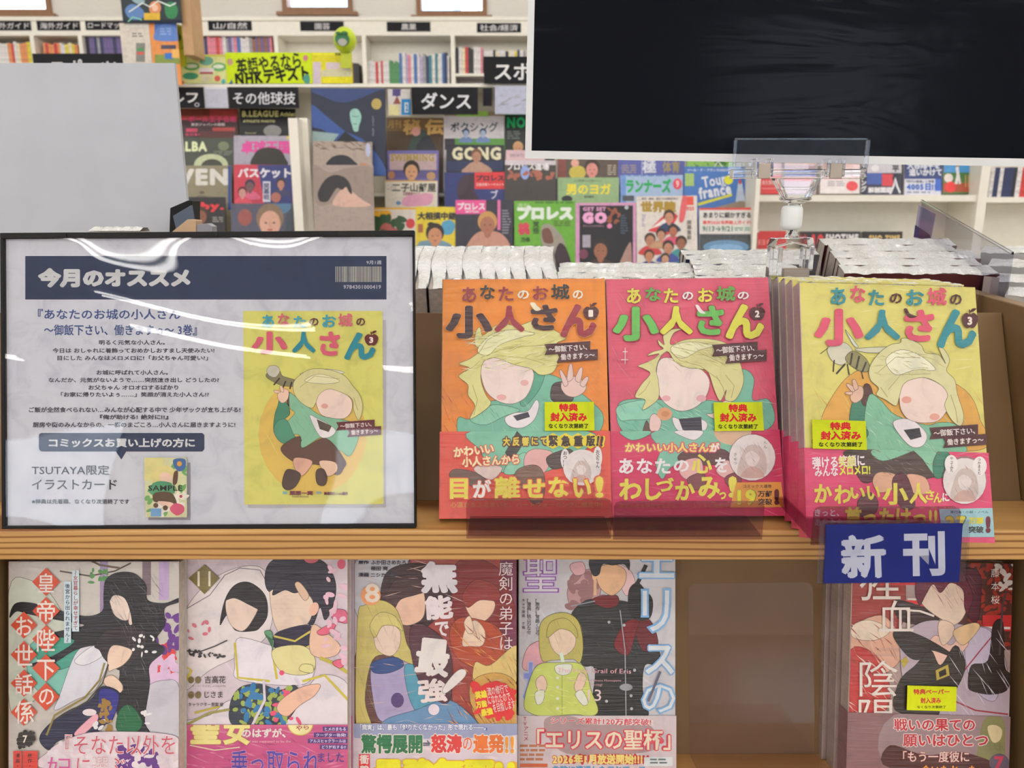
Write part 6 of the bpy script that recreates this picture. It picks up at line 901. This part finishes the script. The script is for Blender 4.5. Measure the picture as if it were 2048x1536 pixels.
for k, (v, u0, u1) in enumerate(((588, 2010, 2200), (560, 1990, 2200), (530, 1975, 2200), (503, 1962, 2200))):
    rear_flat('comic at the right edge beyond the divider, %s from the front' % ['first', 'second', 'third', 'fourth'][k], u0, v, u1, .66 + .034 * k, .026, 12, 'c8c4c0', 60 + k, -38)
# ---------------------------------------------------------------- clear sign clip with the big black sign
MK, wK = place((1050, 317), (2048, 333), at(1050, 317, .63), -3); Hk = .297; Wk = .42
bs = thing('black_board', 'large black sign board with white rim held by the clear clip', 'sign', MK)
r_ = .0050; m = MB(); m.box(0, 0, 0, Wk, .0012, r_ * 1.2); m.box(0, 0, Hk - r_, Wk, .0012, Hk); m.box(0, 0, r_ * 1.2, r_, .0012, Hk - r_); m.box(Wk - r_, 0, r_ * 1.2, Wk, .0012, Hk - r_); m.build('white_rim', 'white', bs)
def blk():
    m, t, p = nt('glossy_black_print'); p.inputs['Base Color'].default_value = (.004, .005, .009, 1); p.inputs['Roughness'].default_value = .16; p.inputs['Specular IOR Level'].default_value = .07
    bump(t, noise(t, coords(t, (6, 6, 26)), 1, 3, .5, .6), .8, .0022, p.inputs['Normal']); return m
MB().box(r_, .0002, r_ * 1.2, Wk - r_, .0013, Hk - r_).build('black_panel', blk(), bs)
cp = thing('sign_clip', 'clear plastic sign clip stand with white joint, holding the black sign', 'sign clip', T(0, 0, 0)); Yc = .622
def cb(name, u0, v0, u1, v1, y0, y1, mat='glass', bev=.0006):
    a, b = at(u0, v0, Yc), at(u1, v1, Yc); return MB().box(a.x, y0, b.z, b.x, y1, a.z).build(name, mat, cp, bevel=bev)
cb('front_jaw', 1467, 279, 1731, 336, Yc - .0035, Yc - .0022, 'soft', 0)
cb('jaw_rim', 1467, 277, 1731, 280.5, Yc - .0038, Yc - .0022, 'glass', 0); cb('jaw_rim', 1466, 281, 1468.5, 336, Yc - .0038, Yc - .0022, 'glass', 0); cb('jaw_rim', 1729, 281, 1731.5, 336, Yc - .0038, Yc - .0022, 'glass', 0)
cb('rear_jaw', 1467, 300, 1731, 352, Yc + .0115, Yc + .013, 'acryl2', 0)
cb('jaw_bar', 1464, 338, 1724, 357, Yc - .004, Yc + .006); cb('jaw_bar', 1470, 345, 1722, 349, Yc - .0055, Yc - .0041)
for a in (1512, 1654):
    cb('spring', a, 328, a + 22, 358, Yc - .0075, Yc - .0062, 'steel', .0004); cb('spring_lug', a - 6, 318, a, 354, Yc - .007, Yc + .004); cb('spring_lug', a + 22, 318, a + 28, 354, Yc - .007, Yc + .004)
def funnel(pairs, y0, y1, name, mat='glass'):
    pl = [at(u, v, Yc) for u, v in pairs]; return MB().prism([(p.x, p.z) for p in pl], y0, y1).build(name, mat, cp, bevel=.0005)
funnel([(1545, 357), (1556, 357), (1574, 397), (1566, 398)], Yc - .004, Yc + .004, 'fork_arm'); funnel([(1640, 357), (1630, 357), (1610, 397), (1618, 398)], Yc - .004, Yc + .004, 'fork_arm')
funnel([(1556, 357), (1630, 357), (1612, 392), (1574, 392)], Yc - .001, Yc + .001, 'fork_web', 'acryl2'); funnel([(1562, 374), (1625, 374), (1621, 380), (1566, 380)], Yc - .004, Yc + .004, 'fork_rib')
def lat(name, u, prof, mat):
    c = at(u, prof[0][1], Yc); pr = []
    for (hw, v) in prof[::-1]: pr.append((hw / FPX * Yc / 1.0 * 1.02, at(u, v, Yc).z - c.z))
    return MB().lathe(pr, 24).build(name, mat, cp, Mx=T(c.x, Yc, c.z))
lat('collar', 1591, [(28, 394), (30, 399), (20, 404), (13, 408), (12, 414)], 'glass')
lat('joint', 1585, [(13, 411), (18, 413), (20, 420), (20, 450), (18, 457), (12, 460)], 'milky')
lat('neck', 1585, [(8, 457), (8, 466), (14, 472), (12, 477)], 'glass')
funnel([(1548, 476), (1618, 474), (1622, 494), (1598, 488), (1586, 484), (1574, 488), (1540, 496)], Yc - .009, Yc + .009, 'shoulder')
cb('clamp_jaw', 1541, 494, 1556, 556, Yc - .008, Yc + .008); cb('clamp_jaw', 1606, 494, 1620, 540, Yc - .006, Yc + .006); cb('clamp_plate', 1556, 500, 1632, 552, Yc - .0085, Yc - .0075, 'acryl2', 0); cb('clamp_rod', 1562, 536, 1612, 556, Yc - .007, Yc + .002, 'steel')
cb('clamp_foot', 1548, 554, 1612, 640, Yc - .0015, Yc + .0015, 'acryl2', 0)
# clear divider with a small purple card, right of the yellow pile
dv = thing('clear_divider', 'clear slanted divider plate behind the yellow pile with a small purple card', 'divider', T(0, 0, 0))
def slab(name, pl, th, mat):     # thin plate through 4 world points
    P = [Vector(p) for p in pl]; n = (P[1] - P[0]).cross(P[-1] - P[0]).normalized() * th; k = len(P)
    m = MB(); m.v = [tuple(p) for p in P] + [tuple(p + n) for p in P]; m.f = [list(range(k))[::-1], list(range(k, 2 * k))] + [[i, (i + 1) % k, k + (i + 1) % k, k + i] for i in range(k)]; m.sm = [False] * len(m.f)
    return m.build(name, mat, dv)
slab('side_plate', [at(1845, 402, .86), at(1826, 520, .86), at(2008, 640, .66), at(2028, 506, .66)], .0012, 'softg')
slab('edge', [at(1845, 399, .859), at(1845, 403, .859), at(2028, 509, .659), at(2028, 504, .659)], .002, 'glass')
slab('front_plate', [at(1962, 545, .665), at(1952, 640, .665), at(2008, 640, .661), at(2018, 548, .661)], .0012, 'soft')
slab('pale_card', [at(1838, 410, .862), at(1828, 475, .862), at(1862, 480, .842), at(1872, 428, .842)], .0006, plain('lavender_card', 'b4b0c8', .6)); slab('purple_card', [at(1831, 450, .8605), at(1828, 474, .8605), at(1862, 480, .8405), at(1860, 470, .8405)], .0006, plain('purple_card', '4a3c78', .6))
slab('film_wrapped_card', [at(1968, 552, .69), at(1958, 622, .69), at(1990, 626, .69), at(1998, 555, .69)], .0008, plain('brownish_card', 'b0a098', .6))
# pale board behind the notice and the little dark stand
MG, wG = place((-60, 480), (381, 480), at(0, 480, .80), 0); hG = wpx(MG, 200, 126)[1]
gb = MB().box(0, 0, -.14, wG, .005, hG).build('grey_board', 'greyboard'); gb.matrix_world = MG; tag(gb, 'plain pale grey board standing behind the framed notice', 'board')
wt = MB().box(0, 0, 0, .05, .012, .004); tp = at(176, 462, .62)
wo = MB(); n_ = 18
for i in range(n_ + 1):
    x = .041 * i / n_; z = .0035 * abs(math.sin(i * .9)) ** .4
    wo.v += [(x, 0, 0), (x + .001, .004, z), (x, .014, z * .9), (x, .018, -.001)]
for i in range(n_):
    for j in range(3): a = i * 4 + j; wo.f.append([a, a + 4, a + 5, a + 1]); wo.sm.append(True)
rt = thing('comic_book', 'comic with crumpled film top barely showing above the framed notice', 'comic book', T(tp.x, .62, tp.z)); wo.build('film_top', 'wraptop', rt); MB().box(0, .0008, -.17, .041, .0172, -.0005).build('page_block', 'pages', rt)
ld = thing('tablet_stand', 'small black stand with slate screen on a wooden block, beside the grey board', 'stand', T(0, 0, 0)); Y5 = .76
def sl(name, px, y0, y1, mat): pl = [at(u, v, Y5) for u, v in px]; return MB().prism([(p.x, p.z) for p in pl][::-1], y0, y1).build(name, mat, ld, bevel=.0005)
sl('case', [(340, 416), (375, 401), (384, 401), (384, 480), (338, 480)], Y5, Y5 + .02, 'black')
sl('screen', [(349, 432), (386, 410), (391, 437), (364, 463), (356, 463)], Y5 - .004, Y5 - .001, plain('slate_screen', '4a566a', .3))
sl('wooden_block', [(362, 462), (392, 438), (409, 440), (409, 480), (362, 480)], Y5 - .02, Y5 - .005, plain('pale_wood_block', 'c0a080', .5))
sl('grey_clip', [(410, 448), (430, 446), (440, 452), (440, 480), (410, 480)], Y5 - .02, Y5 - .008, plain('grey_clip', '8a8890', .4))
MB().box(at(338, 480, Y5).x, Y5 - .022, CH - .262, at(440, 480, Y5).x, Y5 + .022, at(340, 478, Y5).z).build('base', 'mdf', ld)
